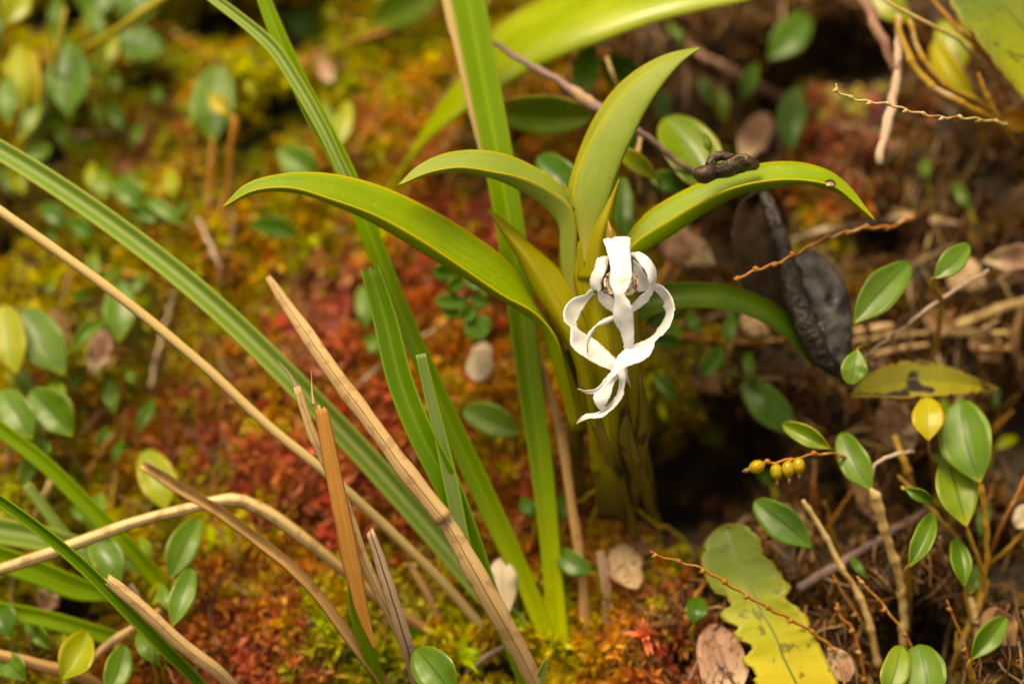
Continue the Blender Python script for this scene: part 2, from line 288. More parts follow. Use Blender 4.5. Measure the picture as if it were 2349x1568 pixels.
def tube(name, pts, d, mat, parent=None, sides=9, n=None, wob=0.12, kink=0.0, origin_end=-1):
    """pts: (px,py,diameter px)"""
    p = with_d([q[:2] for q in pts], d); full = np.column_stack([p, [q[2] for q in pts]]); n = n or (max(10, 5 * len(pts)) if mat not in ('stem_pale', 'stem_gold') else max(24, 11 * len(pts)))
    r = resample(full, n)
    if kink:
        sd_ = random.random() * 50
        for i in range(n):
            r[i, 0] += kink * mnoise.noise((r[i, 0] / 22 + sd_, r[i, 1] / 22, 0)); r[i, 1] += kink * mnoise.noise((r[i, 0] / 22, r[i, 1] / 22 + sd_, 7))
    C = P3(r[:, :3]); rad = np.maximum(r[:, 3], .8) / 2 * S
    if mat in ('stem_pale', 'stem_gold') and r[:, 3].max() >= 12:      # swollen joints
        dl = np.concatenate([[0], np.cumsum(np.linalg.norm(r[1:, :2] - r[:-1, :2], axis=1))]); ph = random.uniform(0, 70); rad = rad * (.88 + .34 * np.exp(-(((dl + ph) % 78 - 39) / 7.0) ** 2) + .12 * ((dl + ph) % 78) / 78)
    T = np.gradient(C, axis=0); T /= np.linalg.norm(T, axis=1)[:, None] + 1e-12
    N1 = np.cross(T, VV); N1 /= np.linalg.norm(N1, axis=1)[:, None] + 1e-12; N2 = np.cross(T, N1)
    V = []; uv = []; s0 = random.random() * 90; LL = np.concatenate([[0], np.cumsum(np.linalg.norm(C[1:] - C[:-1], axis=1))]) / (rad.max() * 3.2)
    for i in range(n):
        for j in range(sides):
            a = 2 * math.pi * j / sides; k = rad[i] * (1 + wob * 2 * mnoise.noise((LL[i] + s0, math.cos(a) * 1.3, math.sin(a) * 1.3)))
            V.append(C[i] + N1[i] * math.cos(a) * k + N2[i] * math.sin(a) * k); uv.append((i / (n - 1), j / sides))
    f = grid_faces(n, sides, True); V.append(C[0] - T[0] * rad[0] * .5); V.append(C[-1] + T[-1] * rad[-1] * .5); uv += [(0, .5), (1, .5)]; a0, b0 = len(V) - 2, len(V) - 1
    for j in range(sides): f.append((a0, (j + 1) % sides, j)); f.append((b0, (n - 1) * sides + j, (n - 1) * sides + (j + 1) % sides))
    return mesh_obj(name, np.array(V), f, mat, parent, None if parent is not None else C[origin_end], uv)
def oval(name, base, tip, wpx, db, dt, mat, parent=None, fold=0.18, curl=0.0, bend=0.0, tilt=0.0, n=22, m=9, blunt=0.75, thick=0.0006, origin_at=None):
    """ovate leaf; curl bends the tip back in depth (cm), bend bows the midrib sideways (px), tilt rolls it"""
    b = np.array(base, float); t = np.array(tip, float); ax = t - b; L = np.linalg.norm(ax); ax /= L; pr = np.array([-ax[1], ax[0]])
    cm = S * 100; A = []; M = []; B = []; sd_ = random.random() * 99; asy = random.uniform(-.12, .12); wv_ = .30 if mat.startswith('dead') else .08
    if not bend: bend = random.uniform(-.05, .05) * L
    if not tilt: tilt = random.uniform(-.14, .14)
    for u in np.linspace(0, 1, n):
        wv = wpx / 2 * max(0.02, math.sin(math.pi * min(1, max(0, u ** 1.12))) ** (blunt * 1.25 - .62 * blunt * u))
        c = b + ax * L * u + pr * bend * math.sin(math.pi * u); d = db + (dt - db) * u + curl * u * u - curl * .6 * math.sin(math.pi * u)
        na = 1 + asy + wv_ * mnoise.noise((u * 4, sd_, 0)); nb_ = 1 - asy + wv_ * mnoise.noise((u * 4, sd_, 5)); ed = wv_ * wv * cm * 2
        A.append((*(c + pr * wv * na), d - fold * wv * 2 * cm + tilt * wv * 2 * cm + ed * mnoise.noise((u * 5, sd_, 9)))); B.append((*(c - pr * wv * nb_), ed * mnoise.noise((u * 5, sd_, 13)) + d - fold * wv * 2 * cm - tilt * wv * 2 * cm)); M.append((*c, d))
    return loft(name, [A, M, B], mat, parent, n=n, m=m, thick=thick, origin_at=origin_at)
def ball(name, c, r, mat, parent, squash=(1, 1, 1), seg=10, ring=7):
    V = []; f = []
    for i in range(ring + 1):
        th = math.pi * i / ring
        for j in range(seg):
            a = 2 * math.pi * j / seg; V.append(np.array(c) + r * (RR * math.sin(th) * math.cos(a) * squash[0] + UU * math.cos(th) * squash[1] + VV * math.sin(th) * math.sin(a) * squash[2]))
    f = grid_faces(ring + 1, seg, True)
    return mesh_obj(name, np.array(V), f, mat, parent, None if parent is not None else c, [(0.5, 0.3)] * len(V))

# ------------------------------------------------------------------ the bank: one sheet of peat, fine inside the view, coarse beyond
def axis(lo, hi, step, far, k):
    a = list(np.arange(lo, hi + 1, step)); s = step; x = lo; left = []
    while x > -far: s *= k; x -= s; left.append(x)
    s = step; x = hi; right = []
    while x < far: s *= k; x += s; right.append(x)
    return np.array(left[::-1] + a + right)
gx = axis(-700, 3050, 17, 14000, 1.22); gy = axis(-600, 2150, 17, 11000, 1.22); gy = gy[gy < 6500]
ZB = np.array([[bank(x, y) for x in gx] for y in gy])
gg = np.stack([np.repeat(gx[None], len(gy), 0), np.repeat(gy[:, None], len(gx), 1), ZB + 0.35], -1)
def ground_mat():
    m = bpy.data.materials.new('peat'); m.use_nodes = True; t = m.node_tree; b = t.nodes['Principled BSDF']
    tc = _n(t, "ShaderNodeTexCoord"); n1 = _n(t, "ShaderNodeTexNoise"); n1.inputs['Scale'].default_value = 22; n1.inputs['Detail'].default_value = 8; t.links.new(tc.outputs['Object'], n1.inputs['Vector'])
    n2 = _n(t, "ShaderNodeTexNoise"); n2.inputs['Scale'].default_value = 260; n2.inputs['Detail'].default_value = 6; t.links.new(tc.outputs['Object'], n2.inputs['Vector'])
    c = _mix(t, _ramp(t, n1.outputs[0], .35, .65), L4(.010, .006, .002), L4(.034, .018, .006)); c = _mix(t, _ramp(t, n2.outputs[0], .5, .7), c, L4(.085, .05, .014))
    t.links.new(c, b.inputs['Base Color']); b.inputs['Roughness'].default_value = .7
    bp = _n(t, "ShaderNodeBump"); bp.inputs['Strength'].default_value = 1; bp.inputs['Distance'].default_value = .003; t.links.new(n2.outputs[0], bp.inputs['Height']); t.links.new(bp.outputs[0], b.inputs['Normal'])
    MATS['peat'] = m
ground_mat()
gf = [tuple(reversed(q)) for q in grid_faces(len(gy), len(gx))]
ground = mesh_obj('ground', P3(gg).reshape(-1, 3), gf, 'peat', origin=P(1174, 784, 11)); ground['kind'] = 'structure'; ground['label'] = 'dark wet peat of the mossy bank'

# ------------------------------------------------------------------ moss: many small star-shaped heads, coloured in patches
PAL = dict(red=(.50,.125,.048), pink=(.62,.21,.15), orange=(.58,.285,.018), rust=(.46,.185,.016), yg=(.60,.50,.010), olive=(.42,.355,.007), green=(.27,.31,.010), brown=(.19,.085,.018), pale=(.68,.56,.12))
BLOB = [(850,1020,170,'red'),(930,640,120,'red'),(1130,590,110,'red'),(690,800,130,'red'),(340,270,70,'red'),(1940,390,95,'red'),(760,1110,110,'red'),(450,970,110,'red'),(1000,560,90,'red'),(600,1470,100,'red'),(1500,1480,90,'red'),
 (850,270,70,'red'),(500,1500,80,'red'),(60,1010,50,'red'),(640,1060,110,'red'),(1240,1130,70,'red'),(700,700,90,'pink'),(690,830,60,'pink'),(330,310,50,'pink'),(1940,380,50,'pink'),(840,300,40,'pink'),(1010,350,50,'pink'),(800,400,50,'pink'),(1490,1410,50,'pink'),(1130,640,40,'pink'),
 (900,330,120,'orange'),(1000,220,100,'orange'),(930,800,150,'orange'),(1290,330,110,'orange'),(1430,1400,120,'orange'),(480,600,120,'orange'),(960,1180,120,'rust'),(640,1290,110,'rust'),(1900,480,90,'orange'),(400,330,60,'orange'),(1240,480,80,'orange'),(1120,900,120,'orange'),(1050,750,100,'rust'),(850,560,80,'orange'),(760,900,90,'rust'),(560,850,90,'rust'),(500,1330,110,'rust'),(460,1430,90,'rust'),(1380,1530,70,'orange'),(1080,1200,100,'rust'),(300,1000,90,'rust'),
 (600,230,160,'olive'),(450,400,140,'olive'),(250,560,150,'olive'),(270,850,160,'olive'),(680,480,120,'olive'),(1100,120,110,'olive'),(350,80,180,'olive'),(1500,830,110,'olive'),(1450,960,100,'olive'),(560,730,110,'olive'),(130,480,130,'olive'),(760,130,130,'olive'),(950,130,100,'olive'),(1420,700,120,'olive'),(1150,400,80,'olive'),(100,1150,120,'olive'),(400,1130,90,'olive'),(320,230,80,'green'),
 (740,1400,110,'yg'),(890,1330,90,'yg'),(480,1240,80,'yg'),(600,160,80,'yg'),(860,390,80,'yg'),(640,950,70,'yg'),(1290,1450,90,'yg'),(1000,1370,80,'yg'),(1890,560,70,'yg'),(820,490,70,'yg'),(640,390,70,'yg'),(430,650,90,'yg'),(700,590,60,'yg'),(1130,1010,70,'yg'),(900,200,60,'yg'),(1480,1330,70,'yg'),(160,620,90,'yg'),(570,1230,70,'yg'),(280,1250,80,'yg'),(900,330,35,'pale'),(980,1270,60,'pale'),(430,300,50,'pale'),(1930,210,40,'pale'),(960,1380,50,'pale'),(860,480,50,'yg'),(1100,30,70,'yg'),(540,120,60,'yg'),(800,200,70,'yg'),(500,240,60,'yg'),(740,1440,80,'green'),(840,1500,80,'green'),(1030,180,60,'orange'),
 (2100,700,260,'brown'),(2100,1200,320,'brown'),(1850,900,170,'brown'),(2200,450,180,'brown'),(1520,130,130,'brown'),(1650,260,120,'brown'),(40,470,70,'brown'),(1980,1400,200,'brown'),(2200,300,150,'brown'),(1700,1150,150,'brown'),(1620,560,110,'brown')]
bx = np.array([b[:3] for b in BLOB], float); bc = np.array([PAL[b[3]] for b in BLOB]); isb = np.array([b[3] == 'brown' for b in BLOB])
HX = np.array([h for h in HOLES if h[4] > 1.9], float)
T0 = []; step = 25
for iy, y in enumerate(np.arange(-340, 1900, step * .8)):
    for x in np.arange(-420 + (iy % 2) * step / 2, 2770, step): T0.append((x, y))
T0 = np.array(T0) + RNG.normal(0, 6, (len(T0), 2))
hole = np.zeros(len(T0))
for h in HX: hole = np.maximum(hole, np.exp(-((T0[:, 0] - h[0]) / (h[2] * .85)) ** 2 - ((T0[:, 1] - h[1]) / (h[3] * .85)) ** 2))
q = ((T0[:, None, 0] + RNG.normal(0, 42, len(T0))[:, None] - bx[:, 0]) ** 2 + (T0[:, None, 1] + RNG.normal(0, 42, len(T0))[:, None] - bx[:, 1]) ** 2) / bx[:, 2] ** 2
wt = np.exp(-q * 1.1) * RNG.uniform(.5, 1.5, q.shape); wt /= wt.sum(1)[:, None] + 1e-9
wt = wt ** 2.2; wt /= wt.sum(1)[:, None] + 1e-12
brown = (wt * isb).sum(1)
keep = (RNG.random(len(T0)) > hole * 1.15) & (RNG.random(len(T0)) > brown * .62)
T0 = T0[keep]; wt = wt[keep]; brown = brown[keep]; hole = hole[keep]
tc_ = wt @ bc; tc_ = np.where((tc_.sum(1) < .02)[:, None], np.array(PAL['olive']), tc_)
tc_ *= (RNG.lognormal(0, .20, len(T0)))[:, None] * (1 + RNG.normal(0, .10, (len(T0), 3)))
# hue of whole clumps drifts
dr = np.array([mnoise.noise((x / 60, y / 60, 21.0)) for x, y in T0]); tc_[:, 1] *= 1 + .45 * dr; tc_[:, 0] *= 1 - .10 * dr
zz = np.array([bank(x, y) for x, y in T0]) - RNG.uniform(-.25, .35, len(T0))
C0 = P3(np.column_stack([T0, zz])); nT = len(T0)
eps = 20.0
zx = np.array([bank(x + eps, y) for x, y in T0]); zy = np.array([bank(x, y + eps) for x, y in T0]); z0 = np.array([bank(x, y) for x, y in T0])
tx = P3(np.column_stack([T0 + [eps, 0], zx])) - P3(np.column_stack([T0, z0])); ty = P3(np.column_stack([T0 + [0, eps], zy])) - P3(np.column_stack([T0, z0]))
NN = np.cross(tx, ty); NN /= np.linalg.norm(NN, axis=1)[:, None]; NN *= np.sign((NN * -VV).sum(1))[:, None]
NN += RNG.normal(0, .28, NN.shape) + np.array([0, 0, .35]); NN /= np.linalg.norm(NN, axis=1)[:, None]
NR = 24
A1 = np.cross(NN, np.array([1., .2, .1])); A1 /= np.linalg.norm(A1, axis=1)[:, None]; A2 = np.cross(NN, A1)
phi = RNG.random((nT, NR)) * 2 * np.pi; th = np.radians(RNG.uniform(8, 98, (nT, NR)))
sz = RNG.lognormal(0, .22, nT) * .0074
ln = sz[:, None] * RNG.uniform(.65, 1.25, (nT, NR)); wd_ = ln * RNG.uniform(.15, .28, (nT, NR))
D = NN[:, None] * np.cos(th)[..., None] + (A1[:, None] * np.cos(phi)[..., None] + A2[:, None] * np.sin(phi)[..., None]) * np.sin(th)[..., None]
SD = np.cross(D, NN[:, None] + .01); SD /= np.linalg.norm(SD, axis=2)[..., None] + 1e-9; SD = SD * np.cos(phi * 3)[..., None] + np.cross(D, SD) * np.sin(phi * 3)[..., None]
B0 = C0[:, None] - NN[:, None] * .001
v0 = B0 + SD * wd_[..., None] * .4; v1 = B0 - SD * wd_[..., None] * .4
Mx = B0 + D * ln[..., None] * .55; v2 = Mx + SD * wd_[..., None] * .6; v3 = Mx - SD * wd_[..., None] * .6
v4 = B0 + D * ln[..., None] - NN[:, None] * (ln * .22)[..., None]
MV = np.stack([v0, v1, v2, v3, v4], 2).reshape(-1, 3); nr = nT * NR; ix = np.arange(nr)[:, None] * 5
quads = np.concatenate([ix + 0, ix + 1, ix + 3, ix + 2], 1); tris = np.concatenate([ix + 2, ix + 3, ix + 4], 1)
MC = np.repeat((tc_[:, None] * RNG.lognormal(0, .13, (nT, NR))[..., None]).reshape(-1, 3), 5, axis=0)
MC *= np.tile(np.array([.85, .85, 1, 1, 1.12]), nr)[:, None]
attr_mat('moss', rough=.55, trans=.42)
def raw_mesh(name, V, loops, starts, totals, C, mat, origin):
    o3 = np.array(origin); me = bpy.data.meshes.new(name); me.vertices.add(len(V)); me.vertices.foreach_set('co', (V - o3).ravel())
    me.loops.add(len(loops)); me.loops.foreach_set('vertex_index', loops); me.polygons.add(len(starts)); me.polygons.foreach_set('loop_start', starts); me.polygons.foreach_set('loop_total', totals)
    me.update(); a = me.attributes.new('tint', 'FLOAT_COLOR', 'POINT'); a.data.foreach_set('color', np.column_stack([np.clip(C, 0, .85), np.ones(len(C))]).ravel())
    me.materials.append(MATS[mat]); ob = bpy.data.objects.new(name, me); ob.location = o3.tolist(); col.objects.link(ob); return ob
lo = np.concatenate([quads.ravel(), tris.ravel()]); stt = np.concatenate([np.arange(nr) * 4, nr * 4 + np.arange(nr) * 3]); tot = np.concatenate([np.full(nr, 4), np.full(nr, 3)])
moss = raw_mesh('moss', MV, lo, stt, tot, MC, 'moss', P(1174, 784, 11)); moss['kind'] = 'stuff'
tag(moss, 'cushion of red, orange and olive green moss covering the bank', 'moss')

# ------------------------------------------------------------------ fine litter: root fibres and straw scraps too many to count
FV = []; FF = []; FC = []
def fibre(x, y, L, ang, w, c, lift):
    k = 6; pts = []; a = ang; px, py = x, y
    for i in range(k):
        pts.append((px, py, bank(px, py) - lift - .25 * math.sin(math.pi * i / (k - 1)))); a += random.gauss(0, .22); px += math.cos(a) * L / k; py += math.sin(a) * L / k
    C = P3(pts); T = np.gradient(C, axis=0); T /= np.linalg.norm(T, axis=1)[:, None]; n1 = np.cross(T, VV); n1 /= np.linalg.norm(n1, axis=1)[:, None]; n2 = np.cross(T, n1)
    b = len(FV)
    for i in range(k):
        r = w * S / 2 * (1 - .5 * i / k)
        for j in range(4): FV.append(C[i] + r * (n1[i] * math.cos(j * 1.5708) + n2[i] * math.sin(j * 1.5708))); FC.append(c)
    for i in range(k - 1):
        for j in range(4): FF.append((b + i * 4 + j, b + i * 4 + (j + 1) % 4, b + i * 4 + 4 + (j + 1) % 4, b + i * 4 + 4 + j))
LC = [(.30,.13,.025),(.22,.09,.015),(.40,.24,.09),(.15,.06,.015),(.34,.17,.04),(.10,.045,.012),(.48,.32,.16)]
for i in range(2300):
    z = random.random()
    if z < .74: x, y = random.uniform(1450, 2480), random.uniform(-60, 1650)
    elif z < .88: x, y = random.uniform(-50, 560), random.uniform(300, 1620)
    else: x, y = random.uniform(1050, 1750), random.uniform(-40, 450)
    if z < .74 and x < 1700 and 300 < y < 1250 and random.random() < .6: continue
    c = np.array(random.choice(LC)) * random.uniform(.3, .85)
    if max(math.exp(-((x - h[0]) / h[2]) ** 2 - ((y - h[1]) / h[3]) ** 2) for h in HX) > .45: continue
    fibre(x, y, random.uniform(40, 190), random.choice([random.uniform(0, 6.28), random.gauss(1.35, .5)]), random.choice([3, 4, 5, 6, 9]), c, random.uniform(-.3, 1.0))
FV = np.array(FV); FF = np.array(FF); attr_mat('litter', rough=.55, trans=0)
fl = raw_mesh('fine_litter', FV, FF.ravel(), np.arange(len(FF)) * 4, np.full(len(FF), 4), np.array(FC), 'litter', P(2000, 784, 8)); fl['kind'] = 'stuff'
tag(fl, 'tangle of fine brown root fibres and straw scraps over the peat', 'litter')

# ------------------------------------------------------------------ the flowering orchid
orchid = thing('orchid_plant', 'green orchid with arching folded leaves and one white spidery flower', 'orchid', P(1410, 1160, bank(1410, 1160)))
def fleaf(F, K, N, dF, dK, dN, mat, name='leaf', parent=None, **kw):
    """leaf folded along its keel: far edge, keel and near edge, each base -> tip"""
    return loft(name, [F[::-1], K[::-1], N[::-1]], mat, parent or orchid, n=50, m=15, ds=[dF[::-1], dK[::-1], dN[::-1]], thick=.0009, **kw)
# stem wrapped in old leaf bases
loft('stem', [[(1375,1190),(1365,1080),(1345,940),(1318,800),(1292,690),(1284,600),(1290,520)],
              [(1425,1190),(1410,1080),(1400,940),(1385,800),(1370,690),(1355,600),(1345,520)],
              [(1450,1190),(1450,1060),(1466,900),(1468,760),(1455,650),(1432,560),(1400,500)]], 'stem_sheath', orchid, n=40, m=15,
     ds=[[7.5,5.0,3.6,3.2,3.0,2.6,2.4],[5.0,3.2,1.6,1.3,1.2,1.2,1.2],[7.5,5.0,3.6,3.2,3.0,2.6,2.4]], thick=.002)
loft('sheath', [[(1392,1080),(1372,900),(1345,760),(1318,650),(1312,560)], [(1420,1080),(1405,900),(1385,760),(1360,650),(1335,550)], [(1448,1080),(1440,900),(1428,760),(1400,650),(1352,545)]], 'stem_sheath', orchid, n=26, m=11, ds=[[4.2,2.2,1.5,1.3],[2.8,.9,.8,1.0],[4.2,2.2,1.5,1.3]], thick=.0008)
# long leaf reaching left
fleaf([(510,475),(560,425),(640,400),(730,396),(840,416),(960,465),(1080,535),(1170,605),(1225,690),(1280,765),(1315,860),(1350,980)],
      [(510,475),(590,441),(680,441),(765,468),(860,512),(960,572),(1080,643),(1180,705),(1238,748),(1262,810),(1285,890),(1312,990)],
      [(510,475),(575,438),(660,429),(760,456),(860,492),(960,546),(1060,612),(1160,680),(1232,720),(1275,772),(1300,860),(1332,985)],
      [-.5,.4,1.3,2.0,2.6,3.4], [-.5,-.2,.4,1.0,1.6,3.2], [-.5,-.9,-.6,.0,.9,3.0], 'orchid_leaf')
# leaf arching left above it
fleaf([(912,425),(960,380),(1020,353),(1075,345),(1150,352),(1220,380),(1270,412),(1305,450),(1325,510),(1330,600),(1345,700)],
      [(912,425),(980,402),(1050,393),(1130,408),(1200,440),(1255,480),(1283,520),(1286,570),(1288,610),(1298,660),(1320,720)],
      [(912,425),(985,394),(1050,383),(1130,393),(1200,408),(1270,440),(1308,470),(1322,520),(1322,580),(1325,650),(1338,715)],
      [.0,1.2,2.0,2.2,2.4], [.0,.3,.9,1.4,2.0], [.0,-.4,.3,1.0,1.7], 'orchid_leaf_pale')
# upright middle leaf
fleaf([(1607,110),(1540,122),(1470,155),(1410,205),(1370,260),(1340,320),(1318,380),(1303,440),(1308,490),(1328,560),(1345,620)],
      [(1607,110),(1568,138),(1530,180),(1500,222),(1475,265),(1452,312),(1432,355),(1415,400),(1397,455),(1375,520),(1362,610)],
      [(1607,110),(1555,130),(1500,155),(1450,190),(1400,247),(1365,302),(1336,360),(1318,412),(1312,460),(1328,540),(1340,610)],
      [2.2,2.8,2.8,2.4,2.0], [2.2,1.3,.9,.8,1.0], [2.2,1.6,1.2,.9,.9], 'orchid_leaf_pale')
# small pointed new leaf at the fan's centre
loft('leaf', [[(1325,640),(1338,570),(1362,510),(1392,455),(1420,412)], [(1365,640),(1372,570),(1388,510),(1405,455),(1420,412)], [(1400,640),(1398,570),(1403,510),(1412,455),(1420,412)]], 'sheath', orchid, n=24,
     ds=[[1.2,1.0,1.0],[.6,.4,.9],[1.0,1.0,1.0]], thick=.0008)
loft('leaf', [[(1312,480),(1303,455),(1297,435),(1294,420)], [(1318,480),(1311,455),(1303,435),(1295,420)]], 'orchid_leaf_pale', orchid, n=10, ds=[[.9,.8],[.8,.8]], thick=.0006)
# right leaf arching over
fleaf([(2008,505),(1985,475),(1950,430),(1910,397),(1850,376),(1780,372),(1700,386),(1610,418),(1540,452),(1480,492),(1440,540),(1405,600)],
      [(2008,505),(1966,476),(1920,441),(1860,423),(1780,429),(1700,446),(1610,492),(1535,542),(1490,568),(1460,590),(1440,610),(1415,650)],
      [(2008,505),(1965,466),(1920,430),(1850,413),(1760,414),(1680,431),(1600,466),(1520,512),(1470,543),(1445,565),(1425,590),(1408,630)],
      [.6,2.2,2.8,2.4,2.0], [.6,1.2,1.6,1.4,1.4], [.6,.2,.5,.9,1.2], 'orchid_leaf')
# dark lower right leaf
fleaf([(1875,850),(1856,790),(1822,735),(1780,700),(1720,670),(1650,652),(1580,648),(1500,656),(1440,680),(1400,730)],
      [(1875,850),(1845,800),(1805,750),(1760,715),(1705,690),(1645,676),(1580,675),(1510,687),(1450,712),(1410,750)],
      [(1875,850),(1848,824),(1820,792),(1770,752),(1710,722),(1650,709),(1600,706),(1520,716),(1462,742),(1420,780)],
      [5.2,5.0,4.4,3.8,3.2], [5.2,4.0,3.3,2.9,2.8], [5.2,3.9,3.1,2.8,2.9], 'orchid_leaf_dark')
# yellowing left sheath leaf
fleaf([(1120,478),(1165,513),(1215,558),(1265,600),(1310,645),(1345,720),(1385,900),(1405,1080)],
      [(1120,478),(1150,520),(1200,580),(1245,650),(1285,720),(1325,800),(1358,920),(1382,1085)],
      [(1120,478),(1150,530),(1188,590),(1228,670),(1272,738),(1308,805),(1335,890),(1358,1085)],
      [2.4,2.0,1.7,1.6,2.2,4.6], [2.4,1.4,1.1,.9,1.6,4.2], [2.4,1.9,1.6,1.6,2.4,4.8], 'sheath')
# old sheaths, split and brown, at the foot
for F, K, d0 in (([(1330,880),(1352,960),(1385,1050),(1420,1150),(1450,1240)],[(1342,868),(1400,960),(1425,1050),(1445,1140),(1470,1240)],2.6),
                 ([(1465,860),(1462,950),(1450,1040),(1440,1120),(1430,1200)],[(1470,856),(1488,960),(1482,1050),(1470,1130),(1450,1200)],2.2),
                 ([(1434,926),(1418,1030),(1440,1080),(1470,1140),(1480,1180)],[(1440,930),(1455,1000),(1470,1060),(1490,1110),(1500,1180)],2.2)):
    loft('old_sheath', [F[::-1], K[::-1]], 'old_sheath', orchid, n=18, m=7, ds=[[d0+4.5, d0+.6, d0-.9],[d0+4.5, d0+.4, d0-.6]], bow=-.5, thick=.0008)
for pts, d in (([(1300,800,26),(1312,900,34),(1322,1000,34),(1330,1090,20),(1340,1180,10)], [2.8,3.6,5,7.5,9.5]), ([(1475,1010,16),(1490,1100,18),(1500,1200,12)], [4.5,6.5,9.5])):
    blade('old_sheath', pts[::-1], d[::-1], 'old_sheath', orchid, keel=-.3)
for pts, d in (([(1420,1090,13),(1470,1180,10),(1560,1230,8),(1610,1330,6)],[5,7,9,9]), ([(1400,1120,12),(1350,1220,9),(1380,1300,7)],[6,8,8.5]), ([(1440,1100,10),(1500,1170,9),(1520,1260,6)],[6,9,10.5]), ([(1390,1100,10),(1330,1150,9),(1250,1180,7)],[6,8,9.6])):
    tube('root', pts, d, 'stem_green', orchid, kink=8)
# spot eaten out of the right leaf
blm = loft('leaf_spot', [[(1890,419),(1896,414),(1905,412),(1913,415),(1917,421)],[(1892,424),(1897,420),(1905,419),(1912,421),(1916,425)]], 'rim', orchid, n=9, m=4, ds=[[1.0],[.55]] if 0 else [[1.05,1.1,1.1],[.35,.3,.35]], thick=.0004)
loft('leaf_spot', [[(1894,422),(1905,418),(1915,422)],[(1897,427),(1905,426),(1914,428)]], 'dead_pink', orchid, n=7, m=4, ds=[[.35,.3,.35],[.1,.05,.1]], thick=.0003)

# the flower
def FZ(l): return [(1261.7 + a * .3183, 487.5 + b * .3183) for a, b in l]
fl_col = loft('flower', [FZ([(490,300),(470,330),(445,370),(432,410),(432,450)]), FZ([(520,300),(505,340),(490,390),(480,430),(470,480)]), FZ([(560,300),(550,340),(540,390),(530,430),(520,470)])][0:3], 'column', orchid, n=14, m=9,
    ds=[[1.2,.9,.5],[.3,.0,-.3],[1.2,.9,.5]], thick=.0008)
fl_col['label'] = 'white flower with long curling ribbon-like petals and a spotted lip'
PET = []
def petal(A, B, dA, dB, bow=-.15, n=64, name='petal', mat='petal', **kw):
    o = loft(name, [FZ(A), FZ(B)], mat, fl_col, n=n, m=11, ds=[dA, dB], bow=bow, thick=.0003, wob=.12, frill=6.0, **kw)
    PET.append(o)
    return o
petal([(500,262),(440,175),(385,200),(405,260),(420,320),(436,400),(430,470),(432,520),(455,570),(465,620),(460,680),(455,740),(470,800),(503,850),(525,920),(535,985),(530,1050),(536,1120),(552,1195),(581,1258)],
      [(520,262),(530,176),(578,182),(577,250),(582,330),(590,400),(592,470),(575,530),(541,590),(570,635),(595,690),(603,760),(605,830),(606,900),(600,960),(575,1050),(557,1120),(564,1190),(581,1256)],
      [1.6,.2,-.3,-1.0,-1.3,-1.4,-1.2,-.9,-.7,-.4,-.2,.1], [1.6,.2,-.3,-1.0,-1.3,-1.5,-1.4,-1.1,-.9,-.4,-.2,.1], bow=-.13)
petal([(600,340),(640,370),(680,440),(715,492),(760,508),(805,527),(852,572),(886,632),(897,690),(886,750),(860,820),(822,868),(785,900),(755,930),(745,975),(722,1022),(680,1058),(620,1085),(560,1105),(500,1142),(450,1190),(400,1250),(350,1290),(280,1305),(200,1270)],
      [(600,470),(610,540),(640,572),(690,562),(742,562),(790,598),(822,642),(818,688),(834,712),(820,770),(780,830),(742,885),(690,918),(650,934),(600,953),(550,980),(500,1020),(470,1070),(452,1125),(400,1190),(340,1262),(270,1282),(200,1270)],
      [1.2,.9,.7,.5,.1,-.3,-.8,-1.3,-1.6,-1.5,-1.4,-1.2,-1.0], [.9,1.0,1.1,1.2,1.1,.8,.2,-.6,-.9,-1.0,-1.2,-1.3,-1.0], bow=.14, n=80)
petal([(440,360),(400,420),(370,490),(330,540),(298,552),(258,588),(200,605),(142,636),(106,690),(97,750),(115,795),(148,820),(147,880),(150,950),(182,992),(270,1052),(350,1100),(430,1128),(495,1170),(498,1240),(480,1310),(440,1365),(400,1400),(330,1440),(250,1455),(210,1490),(190,1522)],
      [(445,480),(425,560),(385,575),(345,578),(318,590),(296,606),(262,650),(232,702),(207,752),(190,812),(206,842),(262,880),(332,920),(400,980),(465,1045),(520,1100),(546,1150),(548,1220),(534,1262),(530,1310),(492,1372),(430,1432),(370,1475),(300,1480),(240,1495),(193,1522)],
      [1.2,.9,.6,.3,-.3,-.6,-.7,-.5,-.2,.1,.3,.3,.2], [1.0,1.0,.8,.6,.5,.5,.3,.0,-.1,.0,-.2,-.3,.2], bow=.12, n=80)
petal([(470,300),(425,310),(380,318),(345,330),(322,400),(294,460),(289,520),(300,548),(340,562),(346,620),(372,662),(405,690),(455,718),(520,740)],
      [(470,330),(432,335),(418,370),(408,405),(382,470),(366,510),(372,545),(358,570),(378,578),(412,588),(440,602),(470,625),(510,650),(530,690)],
      [1.2,.6,.1,.1,.3,.6,.4,.2,.2], [1.0,.4,-.3,-.4,-.2,.0,.1,.1,.3], bow=-.13)
petal([(540,290),(585,292),(640,283),(690,310),(740,362),(768,430),(772,465),(756,502),(745,560),(702,640),(650,682),(600,714),(520,745),(455,775),(400,802),(345,811),(310,860),(290,900),(276,955),(273,1012)],
      [(540,320),(580,312),(618,334),(650,375),(690,420),(704,470),(714,500),(716,525),(700,566),(650,600),(610,640),(580,670),(520,715),(455,742),(380,770),(320,820),(270,880),(262,940),(271,1012)],
      [1.2,.6,.3,.2,.4,.5,.4,.3,.2,.1,.0,-.3,-.6,-.4], [1.0,.5,-.2,-.4,-.3,.0,.1,.2,.1,.0,-.2,-.6,-.8,-.5], bow=-.08)
petal([(480,1130),(440,1160),(380,1230),(322,1290),(314,1350),(345,1405),(378,1428)], [(545,1130),(510,1170),(470,1220),(448,1270),(440,1310),(418,1355),(382,1427)], [.6,.4,.1,.0,.1], [.5,.3,.0,-.2,.1], bow=-.08, n=26)
